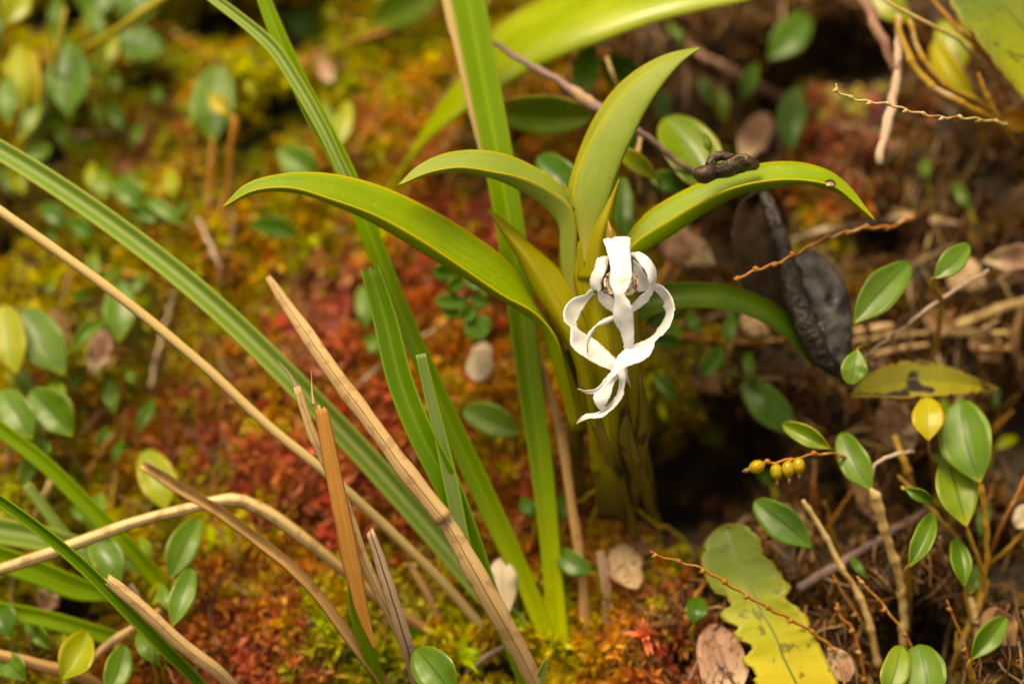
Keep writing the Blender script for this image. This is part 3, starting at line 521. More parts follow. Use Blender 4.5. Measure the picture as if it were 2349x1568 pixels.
lp = loft('lip', [FZ([(450,420),(405,455),(393,500),(402,550),(440,590),(475,585)]), FZ([(480,450),(470,490),(465,530),(470,565),(480,580),(500,590)]), FZ([(540,450),(550,490),(555,530),(550,570),(545,585),(535,590)]), FZ([(580,430),(615,450),(630,490),(622,540),(590,585),(545,592)])],
          'lip', fl_col, n=22, m=13, ds=[[.1,-.5,-.6,-.6],[.7,.4,.2,.0],[.7,.4,.2,.0],[.1,-.5,-.6,-.6]], thick=.0008)
ball('anther_cap', P(1261.7 + 440 * .3183, 487.5 + 460 * .3183, -.6), .0016, 'shoot_yellow', fl_col, (.8, 1.4, 1))
loft('bract', [FZ([(392,240),(400,195),(406,130),(414,90),(418,58)]), FZ([(440,240),(440,195),(436,130),(428,90),(418,58)]), FZ([(490,240),(482,180),(462,130),(438,95),(418,58)])], 'bract', fl_col, n=16, m=7, ds=[[.6,.3,.2],[.0,-.2,.1],[.6,.3,.2]], thick=.0005)
tube('pedicel', [(1415,590,16),(1420,610,16),(1425,640,18),(1425,690,18)], [.8,1.3,1.6,1.9], 'stem_green', fl_col)
from mathutils.bvhtree import BVHTree
bvs = [BVHTree.FromPolygons([Vector(v.co) + Vector(ORIG[o]) for v in o.data.vertices], [tuple(p.vertices) for p in o.data.polygons]) for o in PET]
for a, b, r in ((870,615,4.5),(868,665,4),(872,742,5),(872,690,3.2),(815,865,3.6),(660,928,3.2),(615,945,3),(500,1340,4),(320,965,4),(345,945,2.6),(655,365,4),(740,440,4),(470,650,3.4),(405,1000,2.4),(215,830,2.4),(560,1050,3),(130,700,3)):
    q = FZ([(a, b)])[0]; tgt = P(q[0], q[1], 0); dr_ = (tgt - cam.location).normalized(); best = None
    for bv in bvs:
        h = bv.ray_cast(cam.location, dr_)
        if h[0] is not None and (best is None or h[3] < best[3]): best = h
    if best: ball('dew_drop', best[0], r * .3183 * S * 1.2, 'water', fl_col, (1, 1, .6))

# ------------------------------------------------------------------ sedges: green blades and dead ones
cl = thing('sedge_clump', 'tall sedge tuft with long green blades, rooted in the moss below the orchid', 'sedge', P(1275, 1510, bank(1275, 1510)))
blade('blade', [(1275,1530,30),(1230,1480,40),(1100,1345,54),(1000,1228,56),(830,1038,56),(660,862,54),(480,690,52),(250,508,50),(0,345,46),(-160,258,40),(-420,160,8)], [6,5.6,4.5,3.6,3,3,3,3.4], 'sedge_pale', cl, keel=.22)
blade('blade', [(1288,1535,40),(1282,1480,46),(1266,1300,44),(1246,1100,50),(1212,850,58),(1182,600,64),(1150,400,68),(1112,200,72),(1072,-10,76),(1030,-220,70),(960,-480,8)], [6,5.7,5,4.6,4.6,5,5.6,6.4], 'sedge', cl, keel=.18)
blade('dead_margin', [(1112,380,6),(1100,330,12),(1062,150,24),(1024,-10,28),(985,-160,10)], [5.2,5.4,5.8,6.3], 'straw', cl, keel=.1)
blade('blade', [(1272,1530,26),(1255,1470,40),(1215,1360,42),(1150,1220,50),(1080,1070,50),(1010,920,46),(930,740,44),(850,540,44),(790,390,44),(720,260,46),(650,110,38),(602,-10,30),(550,-160,6)], [6,5.5,4.6,3.8,3.4,3.2,3.4,3.8,4.4], 'sedge', cl, keel=.22)
blade('blade', [(870,580,20),(830,480,24),(790,400,26),(740,295,28),(680,190,30),(622,105,30),(560,50,26),(480,-10,22),(400,-70,6)], [3.6,3.3,3.0,3.0,3.2,3.6], 'sedge_pale', cl, keel=.3)
c2 = thing('sedge_clump', 'cut-off sedge tuft with broken green blades and a brown dead sheath across them', 'sedge', P(1250, 1640, bank(1250, 1640)))
blade('blade', [(1256,1650,26),(1210,1575,30),(1180,1500,32),(1120,1350,40),(1070,1220,54),(1020,1100,62),(968,1000,60),(920,880,60),(880,720,54),(850,620,44)], [4.8,3.4,2.4,1.4,1.2,1.0], 'sedge_deep', c2, keel=.25, ragged=26, n=54)
blade('blade', [(1080,1300,20),(1058,1220,30),(1035,1110,34),(1010,1000,28),(985,900,26),(965,812,22)], [2.2,1.8,1.4,1.0], 'sedge_grey', c2, keel=.3)
blade('dead_blade', [(1256,1640,30),(1232,1575,36),(1195,1500,42),(1140,1400,46),(1085,1305,46),(1035,1215,40),(1005,1170,36)], [4.0,2.4,1.2,.5,.3], 'straw_tan', c2, keel=-.35)
blade('dead_blade', [(1020,1192,40),(985,1148,42),(930,1078,40),(850,968,38),(760,848,36),(690,745,32),(645,680,24),(618,640,14)], [.1,.0,.3,1.0,2.4], 'straw_tan', c2, keel=-.35, ragged=14)
blade('blade', [(1225,1650,12),(1232,1590,22),(1245,1540,20),(1255,1508,4)], [4.6,3.0,2.2], 'sedge_pale', c2, keel=.3)
c3 = thing('sedge_clump', 'dying sedge tuft of brown torn blades, one still green at its foot', 'sedge', P(905, 1630, bank(905, 1630)))
blade('blade', [(905,1640,18),(870,1570,28),(845,1490,34),(815,1390,30),(800,1310,8)], [4.6,2.4,1.0,.3], 'sedge', c3, keel=.2)
blade('dead_blade', [(862,1490,5),(840,1430,24),(815,1330,38),(790,1210,40),(762,1070,36),(737,940,29)], [.9,.3,-.3,-.5,-.6], 'straw_orange', c3, keel=-.2, ragged=34, n=60)
blade('torn_strip', [(720,930,8),(716,900,5),(714,850,1)], [-.5,-.5], 'straw', c3, keel=.1, n=12, m=5)
blade('dead_blade', [(960,1560,14),(920,1460,22),(870,1360,24),(830,1270,24),(795,1165,22),(752,1070,22),(715,990,22),(682,890,16)], [4,1.6,.8,.4,.1,-.1], 'straw_tan', c3, keel=-.3, ragged=12)
blade('torn_strip', [(682,895,7),(668,865,4),(640,828,1)], [-.1,-.1], 'straw_grey', c3, keel=.1, n=12, m=5)
blade('dead_blade', [(975,1640,24),(958,1570,28),(930,1470,30),(902,1380,28),(872,1285,26),(852,1225,20)], [4.8,2.0,.8,.2], 'straw_grey', c3, keel=-.35, ragged=18)
blade('dead_blade', [(935,1640,22),(892,1578,26),(840,1510,28),(780,1430,26),(700,1330,26),(600,1245,26),(500,1172,26),(400,1112,26),(325,1065,20)], [4.8,2.0,.0,-1.6,-3.4,-4.6], 'straw_brown', c3, keel=.4, twist=[.5,.6,.2,.1])
def lone(name, pts, d, mat, label, cat, f=blade, group=None, **kw):
    o = f(name, pts, d, mat, None, **kw); return tag(o, label, cat, group)
lone('dead_culm', [(1190,1520,16),(1120,1452,22),(1020,1340,24),(900,1222,24),(750,1086,24),(620,980,24),(480,850,24),(300,700,24),(120,568,24),(-20,470,24),(-200,350,18)], [7,5,3,2.2,2,2,2.4], 'straw', 'long straight cream-coloured dead sedge culm slanting across the moss', 'straw', tube, wob=.05, origin_end=0)
lone('bent_straw', [(1075,1535,18),(1050,1500,22),(960,1432,26),(880,1380,26),(790,1308,26),(680,1222,28),(600,1168,30),(545,1146,30),(430,1166,26),(300,1200,26),(130,1262,28),(-10,1308,28),(-160,1350,20)], [7,6,4.6,3.4,2.8,2.6,2.4,2.2,2.2], 'straw_bent', 'cream dead blade bent sharply into a low arch', 'straw', keel=-.35)
blg = thing('sedge_clump', 'sedge tuft at the lower corner with one narrow dark folded blade in front', 'sedge', P(520, 1650, bank(520, 1650)))
blade('blade', [(520,1660,14),(468,1580,24),(380,1490,28),(300,1410,28),(200,1308,28),(100,1222,26),(-10,1142,24),(-180,1040,8)], [5,2.6,1.4,.8,.4,.2], 'sedge_deep', blg, keel=.6)
blade('dead_blade', [(575,1640,18),(528,1568,28),(420,1480,30),(330,1398,30),(268,1345,28),(250,1330,22)], [5,2.6,2,1.6,1.4], 'straw_tan', blg, keel=-.3, ragged=16)
bl2 = thing('sedge_clump', 'blurred spreading sedge tuft of broad green blades at the bank foot', 'sedge', P(430, 1420, bank(430, 1420)))
for pts, d, mt in (([(430,1420,14),(385,1358,36),(300,1262,38),(200,1160,38),(100,1062,36),(-10,978,34),(-140,890,8)], [7,5.6,5,4.4,4], 'sedge'),
                   ([(400,1420,10),(250,1365,30),(180,1350,52),(100,1318,56),(-10,1278,56),(-160,1230,8)], [7.2,6,5,4.4], 'sedge'),
                   ([(420,1400,16),(320,1300,34),(200,1262,50),(100,1235,58),(-10,1215,60),(-180,1180,8)], [7.4,6.6,5.8,5], 'sedge_pale'),
                   ([(440,1500,20),(280,1468,34),(200,1446,40),(100,1418,40),(-10,1398,38),(-150,1380,8)], [7,5.8,5,4.4], 'sedge'),
                   ([(330,1440,14),(230,1330,22),(120,1190,24),(60,1110,22)], [7.4,6.6,6.4], 'sedge_pale')):
    blade('blade', pts, d, mt, bl2, keel=.15)
for pts, d, mt, lb in (([(250,1590,22),(210,1562,28),(80,1522,28),(-15,1498,28)], [5.5,4,3.4], 'straw_brown', 'thick mottled brown dead stalk lying low at the frame corner'),
    ([(130,1580,10),(175,1540,14),(215,1510,14),(232,1492,18),(310,1438,18),(370,1398,12)], [6,5.2,5,5], 'straw_tan', 'short tan jointed straw propped beside a glossy oval leaf'),
    ([(350,1425,10),(330,1395,10),(312,1362,12),(300,1340,10)], [5.5,4.8,4.6], 'straw_grey', 'thin greyish straw stub behind the cut dead blade'),
    ([(1365,1580,20),(1358,1560,22),(1335,1320,22),(1310,1150,22),(1288,1000,22),(1240,830,16)], [7,6,5.6,5.6,5.2], 'straw_brown', 'slender tan dead stem standing upright under the orchid stem'),
    ([(1415,1590,26),(1410,1560,28),(1396,1400,28),(1385,1310,24),(1376,1262,14)], [7,6.4,6.4,6.6], 'straw_grey', 'short thick tan stump of dead stem beside the pale oval leaf'),
    ([(1060,1500,14),(1030,1460,16),(985,1370,16),(940,1290,12)], [7,6.4,6.8], 'straw_brown', 'short brownish straw behind the cream culm'),
    ([(80,1190,14),(105,1130,18),(130,1075,14)], [8,7,7], 'straw_tan', 'short blurred tan straw among green blades')):
    lone('dead_stalk', pts, d, mt, lb, 'straw', keel=-.3)

# ------------------------------------------------------------------ leafy shoots: one oval leaf on a thin stem
def shoot(base, tip, w_, mat, label, stem=None, lift=2.5, lean=None, stemmat='stem_green', fold=.16, curl=.4, bend=0, tilt=0, group=None, sw=7, sl=90, name='leafy_shoot', d=None, blunt=.72):
    b0 = bank(*base); db = (b0 - lift) if d is None else d[0]
    if d is None and base[0] > 1850 and base[1] > 560 and group is None: db = min(db, 2.6)
    L = math.hypot(tip[0] - base[0], tip[1] - base[1]); up = (base[1] - tip[1]) / (L + 1e-6)
    dt = db + (lean if lean is not None else up * L * S * 100 * .45) if d is None else d[1]
    if stem is None: stem = [(base[0] + random.uniform(-12, 12), base[1] + sl)]
    e = stem[-1]; ed = bank(*e) + .4
    t = thing(name, label, 'plant', P(e[0], e[1], ed - .4), group)
    oval('leaf', base, tip, w_, db, dt, mat, t, fold=fold, curl=curl, bend=bend, tilt=tilt, blunt=blunt)
    pts = [(base[0], base[1], sw * .8)] + [(x, y, sw) for x, y in stem]
    # start a little inside the leaf
    pts.insert(0, (base[0] + (tip[0] - base[0]) * .06, base[1] + (tip[1] - base[1]) * .06, sw * .5))
    k = len(pts); ds = list(np.linspace(db, ed, k)); ds[0] = db
    tube('stem', pts, ds, stemmat, t, sides=7, wob=.08, kink=3)
    return t
SH = [ # right-hand thicket
 ((2250,1110),(2203,918),124,'shoot_green','largest oval glossy green leaf with a dark midrib, upright on its stem',dict(stem=[(2258,1170),(2262,1290),(2225,1420),(2200,1520)],lift=3.2,stemmat='stem_gold',sw=15)),
 ((2130,1012),(2124,912),76,'shoot_yellow','small upright lime-yellow oval leaf next to a pinkish dead leaf',dict(stem=[(2140,1070),(2150,1160)],lift=3.0,stemmat='stem_gold')),
 ((2218,1210),(2172,1046),92,'shoot_mixed','broad upright yellow-green oval leaf below the largest glossy one',dict(stem=[(2235,1260),(2262,1350),(2230,1440)],lift=3.4,stemmat='stem_gold',sw=11)),
 ((2002,1128),(1928,993),72,'shoot_green','glossy green leaf behind a dry raceme, on a thick pale jointed stem',dict(stem=[(2030,1220),(2065,1330),(2072,1480),(2068,1560)],lift=3.0,stemmat='stem_pale',sw=22)),
 ((2085,1302),(2140,1176),50,'shoot_green','narrow folded green leaf on a stem pressed against the pale jointed stem',dict(stem=[(2086,1360),(2080,1480)],lift=3.4,stemmat='stem_gold',sw=14,fold=.4)),
 ((2212,1348),(2190,1234),46,'shoot_green','small green leaf with one curled pale edge, facing sideways',dict(stem=[(2220,1400),(2240,1480)],lift=3.6,stemmat='stem_gold',fold=.5,tilt=.3)),
 ((2228,1513),(2308,1414),58,'shoot_green','green leaf with a pointed brown tip leaning away at the bank foot',dict(stem=[(2233,1570),(2240,1640)],lift=3.4,stemmat='stem_gold',sw=14,fold=.35)),
 ((2030,1600),(2066,1480),66,'shoot_mixed','green leaf side-on against a rounder pale glossy leaf',dict(stem=[(2035,1660)],lift=3.4)),
 ((2130,1620),(2108,1478),108,'shoot_green','round pale glossy leaf crossed by a thin twig at the bank foot',dict(stem=[(2130,1680)],lift=3.2)),
 ((1864,1257),(1731,1148),80,'shoot_dark','broad dark green leaf under the cluster of capsules',dict(stem=[(1872,1300)],lift=2.6)),
 ((1957,744),(2086,603),84,'shoot_green','glossy green leaf leaning beside the large black dead leaf',dict(stem=[(1955,800),(1960,870)],lift=4.2,fold=.24)),
 ((2142,640),(2223,562),56,'shoot_green','small bright green leaf in front of curled beige dead leaves',dict(stem=[(2158,690),(2150,770),(2130,900)],lift=3.6,stemmat='stem_gold',sw=14)),
 ((1838,1000),(1706,868),78,'shoot_dark','dark green leaf half hidden in the shade right of the flower',dict(stem=[(1860,1060)],lift=3)),
 ((1908,1030),(1795,972),46,'shoot_mixed','small narrow leaf tilted edge-on below a dark shaded leaf',dict(stem=[(1925,1090)],lift=3.2,fold=.35)),
 ((1968,800),(1950,882),62,'shoot_green','short bright green leaf peeking from under the black dead leaf',dict(stem=[(1985,790),(1990,850)],lift=3.4,curl=.2)),
 ((1762,138),(1854,33),80,'shoot_dark','dark green oval leaf leaning in front of a black hollow near the twigs',dict(stem=[(1745,200)],lift=4)),
 ((1815,348),(1828,200),64,'shoot_dark','dark green upright leaf behind the thick pinkish twig',dict(stem=[(1815,420)],lift=3)),
 ((2240,235),(2140,95),62,'shoot_yellow','yellow folded leaf arching on a golden stem',dict(stem=[(2255,300),(2262,390)],lift=4.5,stemmat='stem_gold',sw=12,fold=.5,bend=-14)),
 ((2205,170),(2160,50),80,'shoot_lime','pale lime oval leaf behind a yellow folded leaf',dict(stem=[(2222,240),(2240,330)],lift=4,stemmat='stem_gold')),
 ((2090,50),(1990,-30),70,'shoot_lime','lime leaf tip hanging beside the golden stems',dict(stem=[(2100,110),(2120,190)],lift=5,stemmat='stem_gold',sw=12)),
 ((2380,288),(2296,272),52,'orange_leaf','curled orange-yellow leaf where the dry raceme ends',dict(stem=[(2420,330)],lift=4.5,fold=.5)),
 ((1510,560),(1418,440),0,None,None,None),
 # centre and behind the orchid
 ((1650,455),(1522,272),124,'shoot_mixed','pale striped oval leaf behind the small black wood fragment',dict(stem=[(1655,520)],lift=5.0,fold=.3,tilt=.2,d=(5.5,8))),
 ((1510,412),(1415,342),46,'shoot_lime','small yellow-green leaf curving down behind the upright orchid leaf',dict(stem=[(1530,470)],d=(5,4.6))),
 ((1590,440),(1490,405),52,'shoot_dark','dull green leaf low behind the right arching orchid leaf',dict(stem=[(1600,480)],d=(7,6.5))),
 ((1425,575),(1428,405),64,'shoot_dark','bluish green upright leaf behind the orchid leaf fan',dict(stem=[(1425,660)],d=(5,6.5))),
 ((1325,455),(1235,358),74,'shoot_dark','dark glossy leaf behind the arching pale orchid leaf',dict(stem=[(1335,520)],d=(5.5,6.5))),
 ((1160,300),(1150,200),0,None,None,None),
 ((1110,250),(1360,264),94,'shoot_mixed','long glossy horizontal leaf with white sheen along its midrib',dict(stem=[(1080,290),(1060,340)],d=(9,7.5),fold=.2,tilt=.3,sw=10)),
 ((1335,225),(1352,100),64,'shoot_green','green leaf hanging under the big pale leaf edge',dict(stem=[(1330,300)],d=(9.5,10.5))),
 ((1480,230),(1385,130),80,'shoot_dark','dark leaf in the shade behind the upright orchid leaf',dict(stem=[(1500,300)],d=(11,12))),
 ((1630,350),(1612,305),22,'shoot_mixed','tiny narrow pointed leaf sprouting above the black wood fragment',dict(stem=[(1628,400)],d=(4,4),fold=.4)),
 ((1195,998),(1062,938),72,'shoot_green','low green leaf lying left of the wide sedge blade base',dict(stem=[(1230,1040)],lift=3)),
 ((1222,1190),(1198,1140),34,'shoot_dark','tiny dark leaf left of the upright sedge blade',dict(lift=2)),
 ((1292,1200),(1296,1132),36,'shoot_dark','tiny dark leaf right of the upright sedge blade',dict(lift=2)),
 ((1362,1312),(1275,1262),54,'shoot_dark','dark low leaf behind the tan upright stem',dict(lift=2)),
 ((1590,1430),(1600,1368),52,'shoot_dark','small rounded dark leaf crossed by an orange raceme',dict(lift=1.6)),
 ((1480,745),(1560,690),52,'shoot_dark','bluish dark leaf below the shaded orchid leaf',dict(stem=[(1470,790)],d=(5.5,5.8))),
 ((1490,780),(1560,785),34,'shoot_dark','narrow dark leaf in shade right of the flower petals',dict(stem=[(1470,800)],d=(6,6))),
 ((1045,1600),(955,1488),96,'shoot_green','glossy green leaf with white sheen at the foot of the torn sedge',dict(stem=[(1070,1660)],lift=3.6)),
 ((842,755),(830,655),40,'shoot_green','small green leaf half hidden by the broken green sedge blade',dict(lift=2)),
 ((872,815),(842,770),36,'shoot_green','tiny green leaf touching the broken sedge blade lower down',dict(lift=2)),
 # left-hand side
 ((487,330),(504,151),104,'shoot_green','large pale glossy oval leaf, upright and alone on the upper moss',dict(stem=[(482,400),(478,500),(490,590)],lift=3.2,stemmat='stem_orange',sw=13)),
 ((532,265),(485,215),40,'stem_green','small withered brownish leaf bent over the pale glossy oval',dict(stem=[(528,340),(522,430),(495,540)],lift=4.2,stemmat='stem_orange',sw=14,fold=.4)),
 ((157,270),(160,100),98,'shoot_dark','dark green upright oval leaf near the upper corner',dict(stem=[(160,340),(160,420)],lift=4)),
 ((232,172),(264,70),50,'shoot_lime','folded yellowish leaf beside the dark upright oval',dict(stem=[(240,260)],lift=4,fold=.4)),
 ((262,76),(372,118),76,'shoot_dark','dark leaf with bright wet sheen pointing sideways',dict(stem=[(240,130)],lift=3.6,curl=.1,tilt=-.35)),
 ((205,50),(235,-60),90,'shoot_dark','dark leaf in deep shade at the top of the bank',dict(lift=3)),
 ((320,60),(330,-60),110,'shoot_dark','broad shaded dark leaf behind the slanting yellow stem',dict(lift=3)),
 ((55,260),(45,98),52,'shoot_lime','upright lime leaf in the crowded tuft at the edge',dict(lift=4.4,fold=.35)),
 ((85,250),(72,110),36,'shoot_yellow','narrow yellow leaf in the crowded tuft at the edge',dict(lift=4.0,fold=.4)),
 ((20,290),(18,175),44,'shoot_green','green leaf with purplish rim in the crowded tuft',dict(lift=5)),
 ((80,300),(92,160),34,'shoot_mixed','pale-edged leaf in the crowded tuft at the edge',dict(lift=3.6)),
 ((40,330),(90,225),44,'shoot_mixed','arching leaf at the foot of the crowded tuft',dict(lift=4.6)),
 ((62,320),(105,262),40,'shoot_dark','small shiny leaf at the foot of the crowded tuft',dict(lift=3.4)),
 ((45,360),(118,335),42,'shoot_green','flat green leaf just above the long pale sedge blade',dict(lift=3.4)),
 ((10,60),(60,-30),70,'shoot_lime','lime leaf corner cut by the edge of the view',dict(lift=6)),
 ((835,62),(1010,-30),96,'shoot_mixed','broad light green leaf above an orange twig',dict(stem=[(810,100),(800,150)],lift=2.6,tilt=.2)),
 ((645,30),(740,85),70,'shoot_dark','dark green leaf beside the black hollow at the top',dict(lift=2.4)),
 ((735,410),(640,340),76,'shoot_green','curled green leaf left of the long sedge blade crossing',dict(lift=2.6,fold=.3)),
 ((768,350),(800,232),46,'shoot_lime','yellowish blurred leaf right of the sedge blades',dict(lift=2.6)),
 ((765,330),(745,235),40,'shoot_mixed','green blurred leaf paired with a yellowish one',dict(lift=2.2)),
 ((690,540),(575,515),48,'shoot_dark','low dark green leaf in olive moss',dict(lift=1.8)),
 ((200,440),(215,372),26,'shoot_lime','narrow lime leaf with pinkish edge above the long sedge blade',dict(lift=3.0)),
 ((236,462),(232,392),46,'shoot_mixed','small shiny leaf with pale rim above the long sedge blade',dict(lift=3.0)),
 ((325,480),(262,415),62,'shoot_green','pale shiny leaf in the wet tuft above the sedge blade',dict(lift=3.0)),
 ((385,500),(300,478),46,'shoot_dark','dark shiny leaf in the wet tuft above the sedge blade',dict(lift=2.4)),
 ((345,510),(432,462),30,'shoot_mixed','narrow green leaf pointing away from the wet tuft',dict(lift=2.8,fold=.35)),
 ((420,520),(330,455),34,'shoot_green','slim green leaf crossing the wet tuft',dict(lift=2.4)),
 ((150,520),(95,470),44,'shoot_dark','low dark leaf under the long pale sedge blade',dict(lift=2)),
 ((220,540),(160,500),44,'shoot_dark','dark leaf between the sedge blade and the cream culm',dict(lift=2)),
 ((272,788),(276,645),76,'shoot_green','green oval leaf hanging behind the cream culm',dict(stem=[(278,870),(285,960)],lift=3.0,stemmat='stem_orange')),
 ((150,862),(50,710),104,'shoot_green','broad grey-green leaf beside a purplish withered one',dict(stem=[(165,930),(180,1020)],lift=4.0,stemmat='stem_orange')),
 ((40,860),(10,700),84,'shoot_lime','broad lime leaf at the very edge above the glossy leaves',dict(lift=4.4)),
 ((168,812),(245,735),34,'shoot_green','narrow arching leaf over a pink-brown dead leaf',dict(stem=[(170,880)],lift=3.6,fold=.4,bend=-14)),
 ((168,1002),(70,896),92,'shoot_green','bright glossy leaf with a white streak beside its midrib',dict(stem=[(180,1080)],lift=4.4,fold=.25)),
 ((75,1010),(5,895),80,'shoot_green','dark-bodied glossy leaf at the edge, next to the white-streaked one',dict(lift=4.2)),
 ((140,930),(122,868),44,'shoot_mixed','small shiny leaf behind the white-streaked leaf',dict(lift=3.2)),
 ((105,1060),(85,1000),50,'shoot_dark','dark leaf under the white-streaked leaf',dict(lift=3.4)),
 ((265,950),(250,872),36,'shoot_green','small green leaf alone on the orange moss',dict(lift=2.0)),
 ((382,1172),(332,1033),88,'shoot_lime','lime oval leaf with a pale upper half behind the brown blade tip',dict(stem=[(385,1240)],lift=2.8)),
 ((388,1332),(456,1188),72,'shoot_green','upright dark-ribbed leaf, upper one of a pair',dict(stem=[(392,1400)],lift=3.4)),
 ((394,1440),(440,1303),58,'shoot_green','upright dark-ribbed leaf, lower one of a pair',dict(stem=[(400,1500)],lift=4.0)),
 ((275,1345),(212,1222),78,'shoot_green','green leaf behind the narrow dark folded blade',dict(stem=[(290,1410)],lift=3.6)),
 ((128,1440),(52,1430),70,'shoot_dark','round dark leaf with a wet shine low at the edge',dict(lift=3.2,curl=.1)),
 ((25,1460),(-20,1380),70,'shoot_dark','dark glossy leaf cut by the view edge, low down',dict(lift=3.2)),
 ((140,1560),(200,1450),80,'shoot_lime','yellow-rimmed folded leaf by the tan jointed straw',dict(lift=3.4,fold=.4)),
 ((245,1600),(286,1478),64,'shoot_green','green leaf standing at the very foot of the bank',dict(lift=4)),
 ((350,1520),(318,1450),44,'shoot_green','small green leaf behind the narrow dark blade foot',dict(lift=2.6)),
 ((60,1560),(0,1500),60,'shoot_green','green leaf under the mottled brown stalk',dict(lift=3)),
 ((210,1235),(230,1130),38,'shoot_mixed','small blurred leaf between two broad sedge blades',dict(lift=3)),
 ((2075,1120),(2140,1150),30,'shoot_dark','thin dark leaf edge-on beside the broad yellow-green oval',dict(stem=[(2160,1165),(2200,1240)],lift=3,fold=.3)),
 ((1335,1370),(1350,1330),0,None,None,None),
 ((2225,480),(2190,420),28,'shoot_green','tiny green leaf in dark litter far right',dict(lift=1.6)),
 ((1770,1110),(1740,1080),26,'shoot_dark','tiny leaf in the shade under the capsules',dict(lift=1.5)),
]
for base, tip, w_, mt, lb, kw in SH:
    if mt: shoot(base, tip, w_, mt, lb, **kw)

def hole_at(x, y): return max(math.exp(-((x - h[0]) / h[2]) ** 2 - ((y - h[1]) / h[3]) ** 2) for h in HX)
for zone, cnt, lb, gp in (((-30,420,-20,480),34,'small green leaf half hidden among the larger shoots above the pale sedge blade','small leaves above the pale sedge blade'),
                      ((-30,330,560,1150),24,'small green leaf half hidden among the shoots below the cream culm','small leaves below the cream culm'),
                      ((-30,420,1180,1600),20,'small green leaf half hidden behind the spreading broad sedge blades','small leaves behind the broad sedge blades'),
                      ((1060,1720,60,480),18,'small green leaf in the undergrowth behind the orchid leaf fan','small leaves behind the orchid'),
                      ((1500,1900,660,960),12,'small dark leaf in the shade below the arching dark orchid leaf','small leaves in the shade'),
                      ((1900,2380,380,1560),12,'small green leaf low in the brown litter between leafy shoots','small leaves in the litter')):
    for i in range(cnt):
        x, y = random.uniform(*zone[:2]), random.uniform(*zone[2:]); L = random.uniform(45, 95); a = random.gauss(-1.6, .7)
        mt = random.choice(['shoot_green','shoot_mixed','shoot_dark','shoot_lime','shoot_green']) if 'dark' not in lb else 'shoot_dark'
        wf = random.uniform(.28, .5); look = ('narrow ' if wf < .36 else 'broad ' if wf > .44 else '') + {'shoot_green': 'fresh green', 'shoot_mixed': 'yellow-based green', 'shoot_dark': 'dark green', 'shoot_lime': 'lime'}[mt]
        shoot((x, y), (x + math.cos(a) * L, y + math.sin(a) * L), L * wf, mt, (lb.replace('small green', 'small ' + look) if 'small green' in lb else lb.replace('small dark', 'small ' + look)), lift=random.uniform(1.0, 2.6), group=gp, sw=5, sl=random.uniform(30, 80), fold=random.uniform(.05, .4), tilt=random.uniform(-.3, .3), stemmat=random.choice(['stem_green','stem_orange','stem_gold']))

# sprig with many small glossy leaves
sp = thing('leafy_sprig', 'sprig of small glossy dark green leaves trailing over red moss', 'plant', P(930, 830, bank(930, 830)))
tube('stem', [(930,830,6),(1000,760,6),(1050,715,6),(1085,670,6),(1065,615,5)], [bank(930,830)+.2, 8.4, 7.8, 7.6, 7.8], 'stem_orange', sp)
for bx_, by_, tx_, ty_, w_ in ((1055,630,992,622,40),(1060,630,1110,660,44),(1065,640,1030,665,36),(1075,690,1000,690,40),(1078,680,1122,695,44),(1062,705,1015,715,34),(1080,715,1105,780,66),(1085,700,1060,735,44),(1075,660,1095,640,30)):
    oval('leaf', (bx_, by_), (tx_, ty_), w_, 7.6, 7.2, 'shoot_dark', sp, n=14, m=7)

# ------------------------------------------------------------------ big leaves of neighbouring plants
nb = thing('broad_leaf_plant', 'neighbouring orchid with one very broad pale leaf across the top', 'orchid', P(880, 470, bank(880, 470)))
loft('leaf', [[(880,450),(930,372),(980,282),(1054,178),(1120,85),(1180,32),(1260,-8),(1380,-45),(1560,-75),(1800,-100),(1950,-100)],
              [(884,450),(940,372),(1000,292),(1075,222),(1180,140),(1245,95),(1320,60),(1420,18),(1560,-25),(1760,-60),(1950,-100)],
              [(888,452),(955,345),(1005,300),(1060,262),(1175,188),(1240,152),(1375,98),(1508,50),(1610,24),(1720,0),(1950,-100)]], 'orchid_leaf_grey', nb, n=54, m=15,
     ds=[[14,13,12.6,12.6,12.4,12,11],[14,11.4,9,8,8,8.6,11],[14,11.2,8.6,7.4,7,7.6,11]], thick=.001)
tube('stem', [(884,470,22),(884,450,18),(890,435,14)], [15.5,14,13.8], 'stem_green', nb)
